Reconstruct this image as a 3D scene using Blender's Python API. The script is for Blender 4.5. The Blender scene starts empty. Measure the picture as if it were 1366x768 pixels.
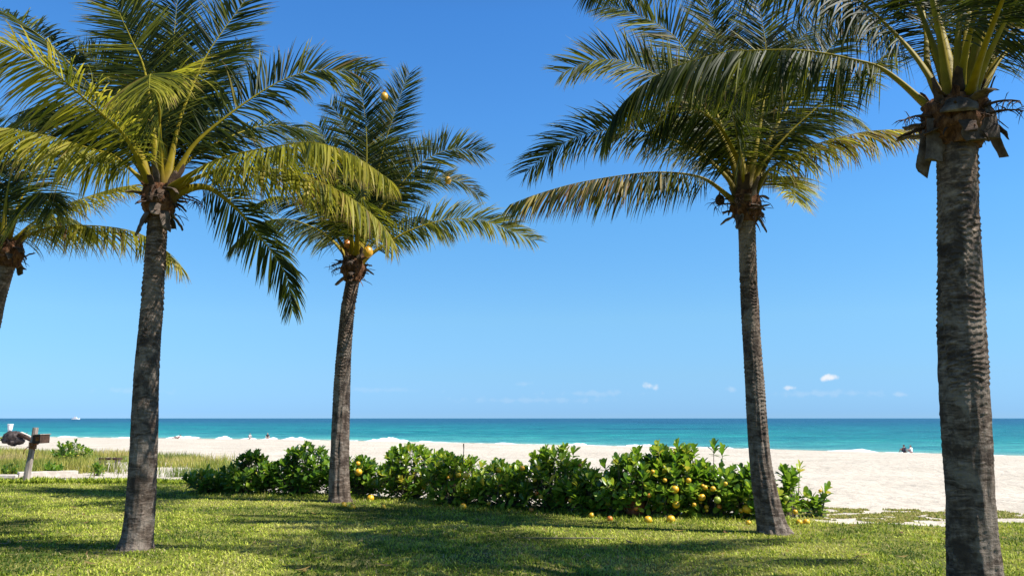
import bpy, bmesh, math, random
import numpy as np
from mathutils import Vector, Matrix, noise
R = math.radians
random.seed(7)
rng = np.random.default_rng(11)

# ---------------------------------------------------------------- camera, sky, sun, exposure
scene = bpy.context.scene
col = scene.collection
cam_data = bpy.data.cameras.new('camera')
cam = bpy.data.objects.new('camera', cam_data)
col.objects.link(cam)
scene.camera = cam
CAM_H = 1.6
cam.location = (0, 0, CAM_H)
cam.rotation_euler = (R(90) + math.atan(173.5 / 1072.0), 0, 0)
cam_data.sensor_width = 36
cam_data.lens = 36 * 1072.0 / 1366.0
cam_data.clip_start = 0.1
cam_data.clip_end = 60000

SUN_EL, SUN_AZ = 52.0, 104.0            # azimuth measured clockwise from +Y (the view direction)
world = bpy.data.worlds.new('World')
scene.world = world
world.use_nodes = True
wt = world.node_tree
wn, wl = wt.nodes, wt.links
wn.clear()
w_out = wn.new('ShaderNodeOutputWorld')
w_bg = wn.new('ShaderNodeBackground')
w_bg.inputs['Strength'].default_value = 0.105
sky = wn.new('ShaderNodeTexSky')
sky.sky_type = 'NISHITA'
sky.sun_disc = False
sky.sun_elevation = R(SUN_EL)
sky.sun_rotation = R(SUN_AZ)
sky.altitude = 0
sky.air_density = 1.0
sky.dust_density = 0.0
sky.ozone_density = 3.0
# colour balance of the clear tropical sky, by elevation, dimmed high overhead to cut ambient fill
tc = wn.new('ShaderNodeTexCoord')
sep = wn.new('ShaderNodeSeparateXYZ')
wl.new(tc.outputs['Generated'], sep.inputs[0])
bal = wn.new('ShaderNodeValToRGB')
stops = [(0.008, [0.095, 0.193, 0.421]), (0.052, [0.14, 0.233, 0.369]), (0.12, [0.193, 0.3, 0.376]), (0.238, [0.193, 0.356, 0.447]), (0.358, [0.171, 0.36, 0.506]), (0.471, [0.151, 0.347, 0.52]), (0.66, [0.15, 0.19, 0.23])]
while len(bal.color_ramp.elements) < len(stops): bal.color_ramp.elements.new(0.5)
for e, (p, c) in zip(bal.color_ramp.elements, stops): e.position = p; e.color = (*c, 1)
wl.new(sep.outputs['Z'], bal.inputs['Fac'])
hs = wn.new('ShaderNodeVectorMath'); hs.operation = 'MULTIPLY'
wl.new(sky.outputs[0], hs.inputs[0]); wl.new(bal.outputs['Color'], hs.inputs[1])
hs2 = wn.new('ShaderNodeVectorMath'); hs2.operation = 'SCALE'; hs2.inputs['Scale'].default_value = 2.0
wl.new(hs.outputs[0], hs2.inputs[0])
# small fair-weather clouds low over the horizon, fixed in direction like the sky itself
cn = wn.new('ShaderNodeTexNoise')
cn.inputs['Scale'].default_value = 90
cn.inputs['Detail'].default_value = 5
wl.new(tc.outputs['Generated'], cn.inputs['Vector'])
mask = None
for (cx, cy, cz, wx, wz, amt) in ((.1689, .9849, .0392, .010, .0062, .55), (.3629, .9307, .0465, .013, .0052, .9),
                                  (.3240, .9454, .0350, .010, .0036, .6), (.2609, .9647, .0348, .010, .005, .22),
                                  (.4279, .9034, .0260, .022, .004, .2), (.0157, .999, .0416, .018, .004, .1),
                                  (-.42, .905, .030, .05, .005, .10), (.10, .99, .030, .08, .005, .12), (.36, .93, .028, .09, .006, .12), (-.15, .985, .034, .07, .004, .08), (.02, .995, .022, .12, .005, .10)):
    sub = wn.new('ShaderNodeVectorMath'); sub.operation = 'SUBTRACT'
    sub.inputs[1].default_value = (cx, cy, cz)
    wl.new(tc.outputs['Generated'], sub.inputs[0])
    mul = wn.new('ShaderNodeVectorMath'); mul.operation = 'MULTIPLY'
    mul.inputs[1].default_value = (1 / wx, 1 / (wx * 3), 1 / wz)
    wl.new(sub.outputs[0], mul.inputs[0])
    ln = wn.new('ShaderNodeVectorMath'); ln.operation = 'LENGTH'
    wl.new(mul.outputs[0], ln.inputs[0])
    ad = wn.new('ShaderNodeMath'); ad.operation = 'MULTIPLY_ADD'
    ad.inputs[1].default_value = 2.6
    wl.new(cn.outputs['Fac'], ad.inputs[0]); wl.new(ln.outputs['Value'], ad.inputs[2])
    mr = wn.new('ShaderNodeMapRange'); mr.interpolation_type = 'SMOOTHSTEP'
    mr.inputs['From Min'].default_value = 2.15; mr.inputs['From Max'].default_value = 1.25
    mr.inputs['To Max'].default_value = amt
    wl.new(ad.outputs[0], mr.inputs['Value'])
    if mask is None:
        mask = mr.outputs[0]
    else:
        mx = wn.new('ShaderNodeMath'); mx.operation = 'MAXIMUM'
        wl.new(mask, mx.inputs[0]); wl.new(mr.outputs[0], mx.inputs[1])
        mask = mx.outputs[0]
cm = wn.new('ShaderNodeMixRGB')
cm.inputs['Color2'].default_value = (4.6, 4.7, 4.9, 1)
wl.new(mask, cm.inputs['Fac']); wl.new(hs2.outputs[0], cm.inputs['Color1'])
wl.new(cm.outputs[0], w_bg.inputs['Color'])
wl.new(w_bg.outputs[0], w_out.inputs['Surface'])

sun_d = bpy.data.lights.new('sun', 'SUN')
sun_d.energy = 5.0
sun_d.angle = R(0.53)
sun_d.color = (1.0, 0.955, 0.88)
sun = bpy.data.objects.new('sun', sun_d)
col.objects.link(sun)
sd = Vector((math.sin(R(SUN_AZ)) * math.cos(R(SUN_EL)), math.cos(R(SUN_AZ)) * math.cos(R(SUN_EL)), math.sin(R(SUN_EL))))
sun.rotation_euler = sd.to_track_quat('Z', 'Y').to_euler()

scene.view_settings.view_transform = 'Standard'
scene.view_settings.look = 'None'
scene.view_settings.exposure = 0.95
scene.view_settings.gamma = 1.0
scene.view_settings.use_curve_mapping = False
scene.render.engine = 'CYCLES'
scene.cycles.max_bounces = 8
scene.cycles.transparent_max_bounces = 8

# ---------------------------------------------------------------- layout, mostly measured (world metres)
PALM_DATA = {
 "A": dict(Y=10.06, trunk=[[-4.542,10.065,-0.0,0.226],[-4.518,10.065,0.411,0.195],[-4.522,10.065,1.214,0.18],[-4.561,10.065,2.131,0.164],[-4.554,10.065,3.075,0.147],[-4.557,10.065,4.197,0.135]], fronds=[
   ([[-4.467,10.065,4.426],[-4.308,9.985,4.573],[-3.667,9.742,4.823],[-2.82,9.443,4.896],[-2.327,9.266,4.863],[-1.841,9.078,4.631],[-1.37,8.865,4.266]], {'f': 0.15, 'd': 1.0, 'y': 0.85, 'L': 0.66}),
   ([[-4.428,10.065,4.426],[-4.287,10.03,4.557],[-3.678,9.92,4.743],[-2.808,9.771,4.676],[-2.347,9.686,4.484],[-1.93,9.603,4.24],[-1.576,9.52,3.916],[-1.425,9.465,3.644]], {'f': 0.2, 'd': 0.95, 'y': 0.75, 'dry': 0.15, 'L': 0.66}),
   ([[-4.428,10.065,4.426],[-4.258,10.107,4.529],[-3.962,10.171,4.568],[-3.597,10.266,4.29],[-3.35,10.345,3.985],[-3.13,10.417,3.707],[-2.977,10.482,3.417],[-2.912,10.565,3.008]], {'f': 0.75, 'd': 0.8, 'y': 0.2, 'L': 0.55}),
   ([[-4.452,10.065,4.496],[-4.374,10.095,4.737],[-4.162,10.154,5.186],[-3.692,10.236,5.676],[-3.211,10.31,6.068],[-2.815,10.362,6.264],[-2.558,10.393,6.3],[-1.954,10.465,6.31]], {'f': 0.75, 'd': 0.6, 'y': 0.2}),
   ([[-4.514,10.065,4.547],[-4.496,10.14,4.822],[-4.477,10.333,5.566],[-4.405,10.457,6.045],[-4.286,10.599,6.604],[-4.105,10.724,7.072],[-3.896,10.853,7.556],[-3.736,10.965,8.01]], {'f': 1, 'd': 0.15, 'y': 0.2}),
   ([[-4.562,10.065,4.547],[-4.475,9.765,5.148],[-4.251,9.165,5.401],[-4.057,8.565,5.392],[-3.75,7.865,5.099],[-3.414,7.165,4.66]], {'f': 0.6, 'd': 0.8, 'y': 0.6}),
   ([[-4.592,10.065,4.547],[-4.764,10.223,5.314],[-5.043,10.416,6.299],[-5.317,10.521,6.823],[-5.546,10.603,7.237],[-5.693,10.671,7.606],[-5.911,10.765,8.128]], {'f': 1, 'd': 0.1, 'y': 0.35}),
   ([[-4.641,10.065,4.426],[-4.713,9.874,4.738],[-4.862,9.626,5.098],[-5.072,9.415,5.31],[-5.382,9.094,5.598],[-5.506,8.967,5.692],[-5.685,8.792,5.788],[-5.859,8.633,5.813],[-6.039,8.465,5.73]], {'f': 0.45, 'd': 0.85, 'y': 0.9}),
   ([[-4.629,10.065,4.527],[-4.94,10.207,5.101],[-5.414,10.365,5.706],[-5.961,10.521,6.269],[-6.492,10.662,6.78],[-6.964,10.774,7.143],[-7.428,10.873,7.392],[-7.887,10.965,7.559]], {'f': 0.25, 'd': 0.5, 'y': 0.1}),
   ([[-4.634,10.065,4.466],[-4.845,9.979,4.701],[-5.115,9.883,4.92],[-5.326,9.821,4.969],[-5.759,9.69,5.081],[-6.099,9.586,5.132],[-6.342,9.511,5.143],[-6.784,9.365,5.003]], {'f': 0.1, 'd': 1.1, 'y': 0.95, 'L': 0.75}),
   ([[-4.533,10.065,4.547],[-4.678,10.408,5.382],[-4.793,10.703,6.149],[-4.957,11.046,7.107],[-5.085,11.365,8.058]], {'f': 1, 'd': 0.2, 'y': 0.1}),
   ([[-4.474,10.065,4.527],[-4.356,10.374,5.001],[-4.09,10.689,5.375],[-3.616,11.116,5.775],[-3.164,11.451,5.854],[-2.929,11.665,5.696]], {'f': 0.5, 'd': 0.7, 'y': 0.2}),
   ([[-4.639,10.065,4.527],[-5.078,10.411,5.013],[-5.73,10.823,5.532],[-6.534,11.257,5.978],[-7.174,11.569,6.159],[-7.746,11.865,6.093]], {'f': 0.5, 'd': 0.8, 'y': 0.2}),
   ([[-4.572,10.065,4.547],[-4.978,10.57,5.441],[-5.578,11.048,6.296],[-6.253,11.426,6.874],[-6.746,11.665,7.169]], {'f': 0.8, 'd': 0.4, 'y': 0.1}),
   ([[-4.514,10.065,4.547],[-4.597,10.797,5.304],[-4.52,11.344,5.838],[-4.301,11.8,6.068],[-4.098,12.265,5.994]], {'f': 0.5, 'd': 0.7, 'y': 0.1}),
   ([[-4.562,10.065,4.547],[-5.005,10.757,5.839],[-5.58,11.391,7.158],[-6.201,11.965,8.464]], {'f': 0.8, 'd': 0.4, 'y': 0.1}),
   ([[-4.533,10.065,4.547],[-4.72,11.0,5.935],[-4.555,11.711,7.006],[-4.205,12.165,7.51]], {'f': 0.6, 'd': 0.6, 'y': 0.1}),
   ([[-4.611,10.065,4.547],[-5.329,10.72,5.332],[-6.178,11.317,5.966],[-7.159,11.9,6.436],[-7.97,12.365,6.472]], {'f': 0.5, 'd': 0.8, 'y': 0.1}),
   ([[-4.572,10.065,4.547],[-4.848,10.873,5.44],[-5.437,11.803,6.617],[-5.849,12.465,7.551]], {'f': 0.7, 'd': 0.6, 'y': 0.1}),
 ]),
 "B": dict(Y=15.63, trunk=[[-3.256,15.631,0.0,0.241],[-3.285,15.631,0.442,0.206],[-3.29,15.631,1.0,0.19],[-3.281,15.631,2.424,0.174],[-3.232,15.631,3.594,0.154],[-3.137,15.631,4.31,0.148]], fronds=[
   ([[-3.07,15.631,4.52],[-2.863,15.6,4.741],[-2.595,15.565,4.93],[-2.0,15.494,5.263],[-1.27,15.415,5.456],[-0.529,15.338,5.407],[0.407,15.231,5.007]], {'f': 0.6, 'd': 0.6, 'y': 0.5}),
   ([[-3.073,15.631,4.641],[-2.987,15.717,5.193],[-2.588,15.84,5.875],[-2.086,15.971,6.579],[-1.653,16.06,6.979],[-1.192,16.135,7.151],[-0.568,16.231,7.102]], {'f': 0.9, 'd': 0.3, 'y': 0.2}),
   ([[-3.103,15.631,4.641],[-3.035,15.75,5.587],[-2.985,15.849,6.398],[-3.018,15.96,7.35],[-3.157,16.065,8.262],[-3.362,16.131,8.827]], {'f': 1, 'd': 0.2, 'y': 0.2}),
   ([[-3.059,15.631,4.641],[-2.927,15.819,5.604],[-2.787,16.007,6.606],[-2.578,16.197,7.65],[-2.365,16.352,8.517],[-2.223,16.431,8.961]], {'f': 1, 'd': 0.2, 'y': 0.2}),
   ([[-3.133,15.631,4.641],[-3.346,15.793,5.598],[-3.585,15.929,6.423],[-3.82,16.04,7.102],[-4.065,16.131,7.659]], {'f': 0.9, 'd': 0.3, 'y': 0.5}),
   ([[-3.192,15.631,4.641],[-3.399,15.653,4.904],[-3.667,15.678,5.169],[-4.027,15.706,5.39],[-4.571,15.744,5.554],[-5.182,15.786,5.441],[-5.656,15.831,4.987]], {'f': 0.4, 'd': 0.9, 'y': 0.1}),
   ([[-3.133,15.631,4.641],[-3.163,15.231,5.306],[-3.233,14.731,5.737],[-3.475,14.231,5.837],[-3.768,13.831,5.484]], {'f': 0.4, 'd': 0.9, 'y': 0.4}),
   ([[-3.059,15.631,4.641],[-2.911,15.946,5.323],[-2.566,16.355,6.193],[-1.908,16.731,6.699],[-1.171,17.078,6.736],[-0.717,17.331,6.467]], {'f': 0.6, 'd': 0.6, 'y': 0.1}),
   ([[-3.162,15.631,4.641],[-3.588,16.038,5.818],[-4.16,16.354,6.682],[-4.881,16.603,7.094],[-5.594,16.831,7.034]], {'f': 0.6, 'd': 0.6, 'y': 0.1}),
   ([[-3.043,15.631,4.611],[-2.793,16.002,5.149],[-2.327,16.425,5.628],[-1.892,16.73,5.802],[-1.358,17.131,5.566]], {'f': 0.5, 'd': 0.8, 'y': 0.1}),
   ([[-3.103,15.631,4.641],[-2.91,14.831,5.208],[-2.762,14.131,5.568],[-2.584,13.331,5.503],[-2.42,12.631,5.147]], {'f': 0.6, 'd': 0.7, 'y': 0.4}),
   ([[-3.162,15.631,4.641],[-3.641,16.006,5.337],[-4.302,16.4,5.994],[-5.043,16.734,6.299],[-5.694,17.031,6.163]], {'f': 0.4, 'd': 0.8, 'y': 0.1}),
   ([[-3.103,15.631,4.641],[-3.159,16.05,5.821],[-3.405,16.47,7.083],[-3.742,16.782,8.041],[-4.037,16.931,8.446]], {'f': 0.9, 'd': 0.3, 'y': 0.1}),
   ([[-3.103,15.631,4.641],[-3.528,16.307,6.05],[-4.238,16.911,7.315],[-4.885,17.231,7.773]], {'f': 0.6, 'd': 0.6, 'y': 0.1}),
   ([[-3.044,15.631,4.641],[-2.801,16.609,6.38],[-2.388,17.192,7.41],[-1.894,17.531,7.756]], {'f': 0.6, 'd': 0.6, 'y': 0.1}),
   ([[-3.088,15.631,4.641],[-3.224,16.518,6.107],[-3.069,17.27,7.436],[-2.963,17.731,8.314]], {'f': 0.6, 'd': 0.6, 'y': 0.1}),
 ]),
 "C": dict(Y=11.58, trunk=[[3.648,11.578,0.0,0.24],[3.575,11.578,0.415,0.194],[3.502,11.578,1.052,0.164],[3.473,11.578,2.21,0.151],[3.46,11.578,3.297,0.139],[3.473,11.578,4.508,0.139]], fronds=[
   ([[3.359,11.578,4.702],[3.258,11.558,4.8],[2.83,11.486,5.1],[2.24,11.405,5.167],[1.609,11.318,5.095],[0.899,11.218,4.94],[0.332,11.134,4.749],[-0.032,11.078,4.59]], {'f': 0.1, 'd': 1.1, 'y': 0.2, 'dry': 0.45, 'L': 0.72}),
   ([[3.377,11.578,4.851],[3.233,11.578,5.129],[2.888,11.578,5.466],[2.458,11.578,5.712],[1.876,11.578,5.878],[1.288,11.578,5.866],[0.846,11.578,5.712],[0.494,11.578,5.466],[0.202,11.578,5.221]], {'f': 0.7, 'd': 0.6, 'y': 0.1}),
   ([[3.448,11.578,4.932],[3.311,11.664,5.601],[3.129,11.745,6.228],[2.889,11.836,6.939],[2.617,11.909,7.487],[2.361,11.953,7.75],[2.086,11.994,7.925],[1.76,12.039,8.091],[1.452,12.078,8.151]], {'f': 0.9, 'd': 0.2, 'y': 0.4}),
   ([[3.426,11.578,4.932],[3.273,11.55,5.445],[3.007,11.516,6.02],[2.622,11.484,6.482],[2.127,11.455,6.732],[1.833,11.438,6.856],[1.573,11.424,6.933],[1.174,11.403,6.899],[0.742,11.378,6.697]], {'f': 0.85, 'd': 0.3, 'y': 0.4}),
   ([[3.511,11.578,4.851],[3.673,11.613,5.209],[3.853,11.642,5.476],[4.232,11.692,5.896],[4.713,11.747,6.326],[5.381,11.821,6.883],[5.939,11.878,7.27]], {'f': 0.3, 'd': 0.8, 'y': 0.3, 'dry': 0.05}),
   ([[3.564,11.578,4.782],[3.767,11.563,5.159],[3.964,11.554,5.341],[4.544,11.531,5.637],[5.275,11.504,5.827],[5.984,11.478,5.864]], {'f': 0.2, 'd': 0.9, 'y': 0.7, 'dry': 0.5}),
   ([[3.469,11.578,4.897],[3.392,11.428,5.117],[3.25,11.233,5.385],[2.952,10.95,5.713],[2.535,10.686,5.866],[2.12,10.457,5.699],[1.775,10.178,5.246]], {'f': 0.5, 'd': 0.9, 'y': 0.1}),
   ([[3.515,11.578,4.932],[3.694,11.694,5.611],[3.885,11.82,6.38],[4.024,11.965,7.312],[3.984,12.092,8.145],[3.891,12.178,8.719]], {'f': 1, 'd': 0.3, 'y': 0.3}),
   ([[3.47,11.578,4.932],[3.464,11.766,5.875],[3.374,11.981,7.005],[3.238,12.148,7.915],[3.114,12.278,8.644]], {'f': 1, 'd': 0.2, 'y': 0.2}),
   ([[3.537,11.578,4.932],[4.056,11.989,5.956],[4.808,12.433,7.079],[5.564,12.795,7.979],[6.051,12.978,8.347]], {'f': 0.7, 'd': 0.5, 'y': 0.1}),
   ([[3.403,11.578,4.932],[3.148,12.131,5.761],[2.789,12.571,6.36],[2.311,12.963,6.708],[1.908,13.278,6.628]], {'f': 0.5, 'd': 0.7, 'y': 0.1}),
   ([[3.556,11.578,4.851],[4.167,12.495,5.433],[4.636,13.087,5.497],[5.021,13.778,5.36]], {'f': 0.4, 'd': 0.6, 'y': 0.8}),
   ([[3.481,11.578,4.932],[3.198,10.878,5.442],[2.916,10.178,5.716],[2.659,9.478,5.629],[2.407,8.778,5.24]], {'f': 0.6, 'd': 0.8, 'y': 0.1}),
   ([[3.493,11.578,4.932],[3.745,12.117,6.003],[3.82,12.624,7.097],[3.771,12.999,7.943],[3.638,13.178,8.31]], {'f': 0.9, 'd': 0.4, 'y': 0.1}),
   ([[3.536,11.578,4.897],[4.144,12.113,5.755],[4.888,12.588,6.431],[5.528,12.913,6.689],[6.014,13.178,6.59]], {'f': 0.5, 'd': 0.7, 'y': 0.1}),
   ([[3.481,11.578,4.932],[3.986,12.368,6.474],[4.727,12.993,7.734],[5.508,13.478,8.679]], {'f': 0.6, 'd': 0.6, 'y': 0.1}),
   ([[3.426,11.578,4.932],[3.294,12.393,6.293],[2.868,13.086,7.435],[2.317,13.578,8.082]], {'f': 0.6, 'd': 0.6, 'y': 0.1}),
   ([[3.459,11.578,4.932],[3.775,12.573,6.425],[4.242,13.322,7.68],[4.93,13.878,8.519]], {'f': 0.6, 'd': 0.6, 'y': 0.1}),
   ([[3.426,11.578,4.932],[3.462,12.609,6.053],[3.147,13.308,6.639],[2.689,13.978,6.821]], {'f': 0.5, 'd': 0.8, 'y': 0.1}),
 ]),
 "D": dict(Y=7.46, trunk=[[4.117,7.458,0.0,0.278],[4.117,7.458,0.216,0.25],[4.134,7.458,0.988,0.224],[4.15,7.458,1.617,0.23],[4.175,7.458,2.131,0.229],[4.254,7.458,3.414,0.203],[4.313,7.458,4.234,0.2]], fronds=[
   ([[4.223,7.458,4.462],[4.046,7.508,4.659],[3.855,7.564,4.902],[3.679,7.609,5.072],[3.443,7.657,5.175],[3.187,7.707,5.263],[2.882,7.764,5.331],[2.466,7.839,5.359],[2.273,7.873,5.367],[1.926,7.936,5.305],[1.565,8.002,5.185],[1.284,8.061,4.993],[1.104,8.106,4.794],[0.97,8.158,4.523]], {'w': 0.9, 'n': 1.15, 's': 0.2, 'f': 0.15, 'd': 1.25, 'y': 0.15, 'L': 0.72}),
   ([[4.274,7.458,4.539],[4.22,7.56,4.829],[4.103,7.707,5.247],[3.92,7.858,5.652],[3.696,8.007,6.038],[3.291,8.211,6.49],[2.71,8.44,6.811],[2.079,8.661,6.948],[1.495,8.862,6.896],[0.929,9.058,6.738]], {'w': 0.9, 'n': 1.15, 's': 0.2, 'f': 0.25, 'd': 1.05, 'y': 0.05, 'L': 0.8}),
   ([[4.303,7.458,4.539],[4.241,7.413,4.859],[4.187,7.364,5.217],[4.104,7.306,5.634],[3.98,7.215,6.294],[3.651,7.124,6.876],[3.196,7.058,7.069]], {'w': 0.8, 'n': 1.25, 's': 0.36, 'f': 0.7, 'd': 0.6, 'y': 0.1}),
   ([[4.361,7.458,4.539],[4.419,7.522,4.954],[4.481,7.577,5.321],[4.597,7.65,5.823],[4.813,7.778,6.747],[5.106,7.883,7.528],[5.445,7.958,8.043]], {'w': 0.8, 'n': 1.25, 's': 0.36, 'f': 0.9, 'd': 0.4, 'y': 0.1}),
   ([[4.384,7.458,4.462],[4.431,7.444,4.587],[4.559,7.408,4.926],[4.735,7.373,5.221],[5.011,7.33,5.536],[5.407,7.278,5.855],[5.962,7.216,5.976],[6.587,7.138,5.695],[6.921,7.058,5.044]], {'w': 0.8, 'n': 1.25, 's': 0.36, 'f': 0.3, 'd': 0.8, 'y': 0.2}),
   ([[4.434,7.458,4.539],[4.714,7.566,4.902],[4.912,7.641,5.167],[5.256,7.737,5.425],[5.885,7.891,5.702],[6.739,8.104,5.554],[7.519,8.358,4.98]], {'w': 0.8, 'n': 1.25, 's': 0.36, 'f': 0.3, 'd': 0.9, 'y': 0.3, 'dry': 0.4}),
   ([[4.288,7.458,4.539],[4.257,7.741,5.052],[4.41,8.019,5.658],[4.508,8.23,6.144],[4.638,8.627,7.117],[4.568,8.958,7.929]], {'w': 0.8, 'n': 1.25, 's': 0.36, 'f': 0.8, 'd': 0.5, 'y': 0.1}),
   ([[4.398,7.458,4.539],[4.672,7.669,5.019],[4.908,7.849,5.455],[5.296,8.098,6.071],[5.83,8.379,6.773],[6.577,8.65,7.227],[7.413,8.958,7.131]], {'w': 0.8, 'n': 1.25, 's': 0.15, 'f': 0.5, 'd': 0.8, 'y': 0.5, 'dry': 0.4}),
   ([[4.347,7.458,4.539],[4.277,7.091,5.06],[4.312,6.58,5.663],[4.458,6.019,6.126],[4.689,5.658,6.115]], {'w': 0.8, 'n': 1.25, 's': 0.36, 'f': 0.4, 'd': 0.7, 'y': 0.2}),  # fronds from here on lie mostly out of view, added for their shade
   ([[4.288,7.458,4.539],[4.345,7.781,5.397],[4.23,8.238,6.686],[3.754,8.73,8.065],[3.07,9.058,8.619]], {'w': 0.8, 'n': 1.25, 's': 0.36, 'f': 0.4, 'd': 0.8, 'y': 0.2}),
   ([[4.395,7.458,4.5],[5.146,8.018,5.428],[6.182,8.595,6.345],[7.279,9.075,6.807],[8.442,9.658,6.518]], {'w': 0.8, 'n': 1.25, 's': 0.36, 'f': 0.4, 'd': 0.8, 'y': 0.2}),
   ([[4.325,7.458,4.539],[4.578,7.958,5.483],[4.636,8.458,6.729],[4.468,9.158,7.864],[3.969,9.758,8.384],[3.414,10.258,8.273]], {'w': 0.8, 'n': 1.25, 's': 0.3, 'f': 0.5, 'd': 0.6, 'y': 0.1}),
   ([[4.361,7.458,4.539],[4.875,8.058,5.703],[5.446,8.658,7.329],[5.669,9.258,9.204],[5.465,9.658,10.215]], {'w': 0.8, 'n': 1.25, 's': 0.36, 'f': 0.5, 'd': 0.6, 'y': 0.1}),
   ([[4.42,7.458,4.539],[4.566,7.158,5.093],[4.911,6.858,5.834],[5.322,6.558,6.457],[5.716,6.258,6.667]], {'n': 1.2, 's': 0.2, 'f': 0.4, 'd': 0.7, 'y': 0.1}),
   ([[4.42,7.458,4.539],[5.163,7.958,5.567],[6.239,8.358,6.76],[7.323,8.658,7.522],[8.479,8.958,7.627]], {'n': 1.2, 's': 0.25, 'f': 0.4, 'd': 0.7, 'y': 0.1}),
   ([[4.398,7.458,4.539],[4.731,7.558,5.529],[5.216,7.658,6.753],[5.822,7.758,8.153],[6.332,7.858,9.176]], {'n': 1.2, 's': 0.25, 'f': 0.5, 'd': 0.6, 'y': 0.1}),
   ([[4.405,7.458,4.539],[4.207,6.658,4.919],[4.083,5.858,5.281],[3.954,5.158,5.244],[3.725,4.458,4.649]], {'n': 1.2, 's': 0.3, 'f': 0.4, 'd': 0.7, 'y': 0.1}),
   ([[4.383,7.458,4.539],[4.977,8.158,5.667],[5.58,8.958,6.934],[6.048,9.758,8.166],[6.172,10.458,8.754],[6.259,11.058,8.671]], {'w': 0.8, 'n': 1.25, 's': 0.36, 'f': 0.5, 'd': 0.7, 'y': 0.1}),
   ([[4.303,7.458,4.539],[4.604,8.258,5.542],[4.623,8.858,6.875],[4.24,9.258,8.037],[3.568,9.458,8.389],[2.934,9.658,8.206]], {'w': 0.8, 'n': 1.25, 's': 0.36, 'f': 0.3, 'd': 0.9, 'y': 0.1}),
   ([[4.325,7.458,4.539],[4.875,8.458,5.549],[4.971,9.158,6.557],[4.64,9.658,7.193],[4.157,10.158,7.373]], {'w': 0.8, 'n': 1.25, 's': 0.36, 'f': 0.4, 'd': 0.8, 'y': 0.3}),
 ]),
 "Z": dict(Y=12.8, trunk=[[-8.745,12.8,-0.08,0.231],[-8.586,12.8,1.109,0.193],[-8.441,12.8,2.512,0.179],[-8.332,12.8,3.415,0.169],[-8.216,12.8,4.066,0.164]], fronds=[
   ([[-8.225,12.8,4.277],[-7.98,12.838,4.648],[-7.582,12.883,4.988],[-7.139,12.925,5.191],[-6.664,12.968,5.371],[-6.286,13.0,5.458]], {'f': 0.35, 'd': 0.8, 'y': 1.0}),
   ([[-8.195,12.8,4.214],[-7.904,12.773,4.52],[-7.411,12.741,4.662],[-6.783,12.703,4.678],[-6.15,12.664,4.582],[-5.698,12.634,4.365],[-5.273,12.6,3.978]], {'f': 0.2, 'd': 0.9, 'y': 0.8, 'dry': 0.2}),
   ([[-8.232,12.8,4.339],[-7.764,12.3,4.774],[-7.282,11.8,4.914],[-6.743,11.2,4.79],[-6.277,10.7,4.414]], {'f': 0.5, 'd': 0.9, 'y': 0.4}),
   ([[-8.268,12.8,4.339],[-8.348,12.862,5.11],[-8.306,12.919,5.836],[-8.073,12.968,6.378],[-7.724,13.0,6.523]], {'f': 0.7, 'd': 0.6, 'y': 0.2}),
   ([[-8.329,12.8,4.339],[-8.815,12.868,5.048],[-9.524,12.931,5.45],[-10.295,13.0,5.212]], {'f': 0.4, 'd': 0.8, 'y': 0.3}),
   ([[-8.343,12.8,4.239],[-8.88,12.676,4.56],[-9.505,12.543,4.529],[-9.929,12.4,4.013]], {'f': 0.3, 'd': 0.9, 'y': 0.4}),
   ([[-8.305,12.8,4.339],[-8.595,12.916,5.253],[-8.958,13.018,6.065],[-9.047,13.1,6.762]], {'f': 0.9, 'd': 0.4, 'y': 0.2}),
   ([[-8.256,12.8,4.339],[-8.441,13.427,5.371],[-8.354,14.032,6.342],[-7.953,14.5,6.795]], {'f': 0.5, 'd': 0.7, 'y': 0.1}),
   ([[-8.28,12.8,4.339],[-8.948,13.312,5.365],[-10.219,13.94,6.523],[-11.196,14.3,6.796]], {'f': 0.6, 'd': 0.6, 'y': 0.1}),
   ([[-8.25,12.8,4.277],[-8.249,13.616,4.913],[-8.08,14.215,5.198],[-7.892,14.8,5.056]], {'f': 0.4, 'd': 0.9, 'y': 0.3}),
 ]),
}
SHORE = [[-101.7, 162.2], [-36.2, 139.5], [1.8, 115.4], [28.5, 98.4], [49.3, 79.0]]
HEDGE = [[-6.45, 17.68, 0.49], [-5.48, 17.35, 0.82], [-4.35, 17.19, 0.98], [-3.24, 17.04, 0.91], [-2.02, 16.44, 0.99], [-1.02, 15.62, 1.01], [-0.04, 15.0, 0.88], [0.81, 14.65, 1.05], [1.46, 14.1, 0.8], [2.03, 13.69, 1.01], [2.62, 13.6, 1.16], [3.22, 13.6, 1.1], [3.82, 13.4, 0.79], [4.54, 13.6, 0.73], [5.0, 13.6, 0.42]]
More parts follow.
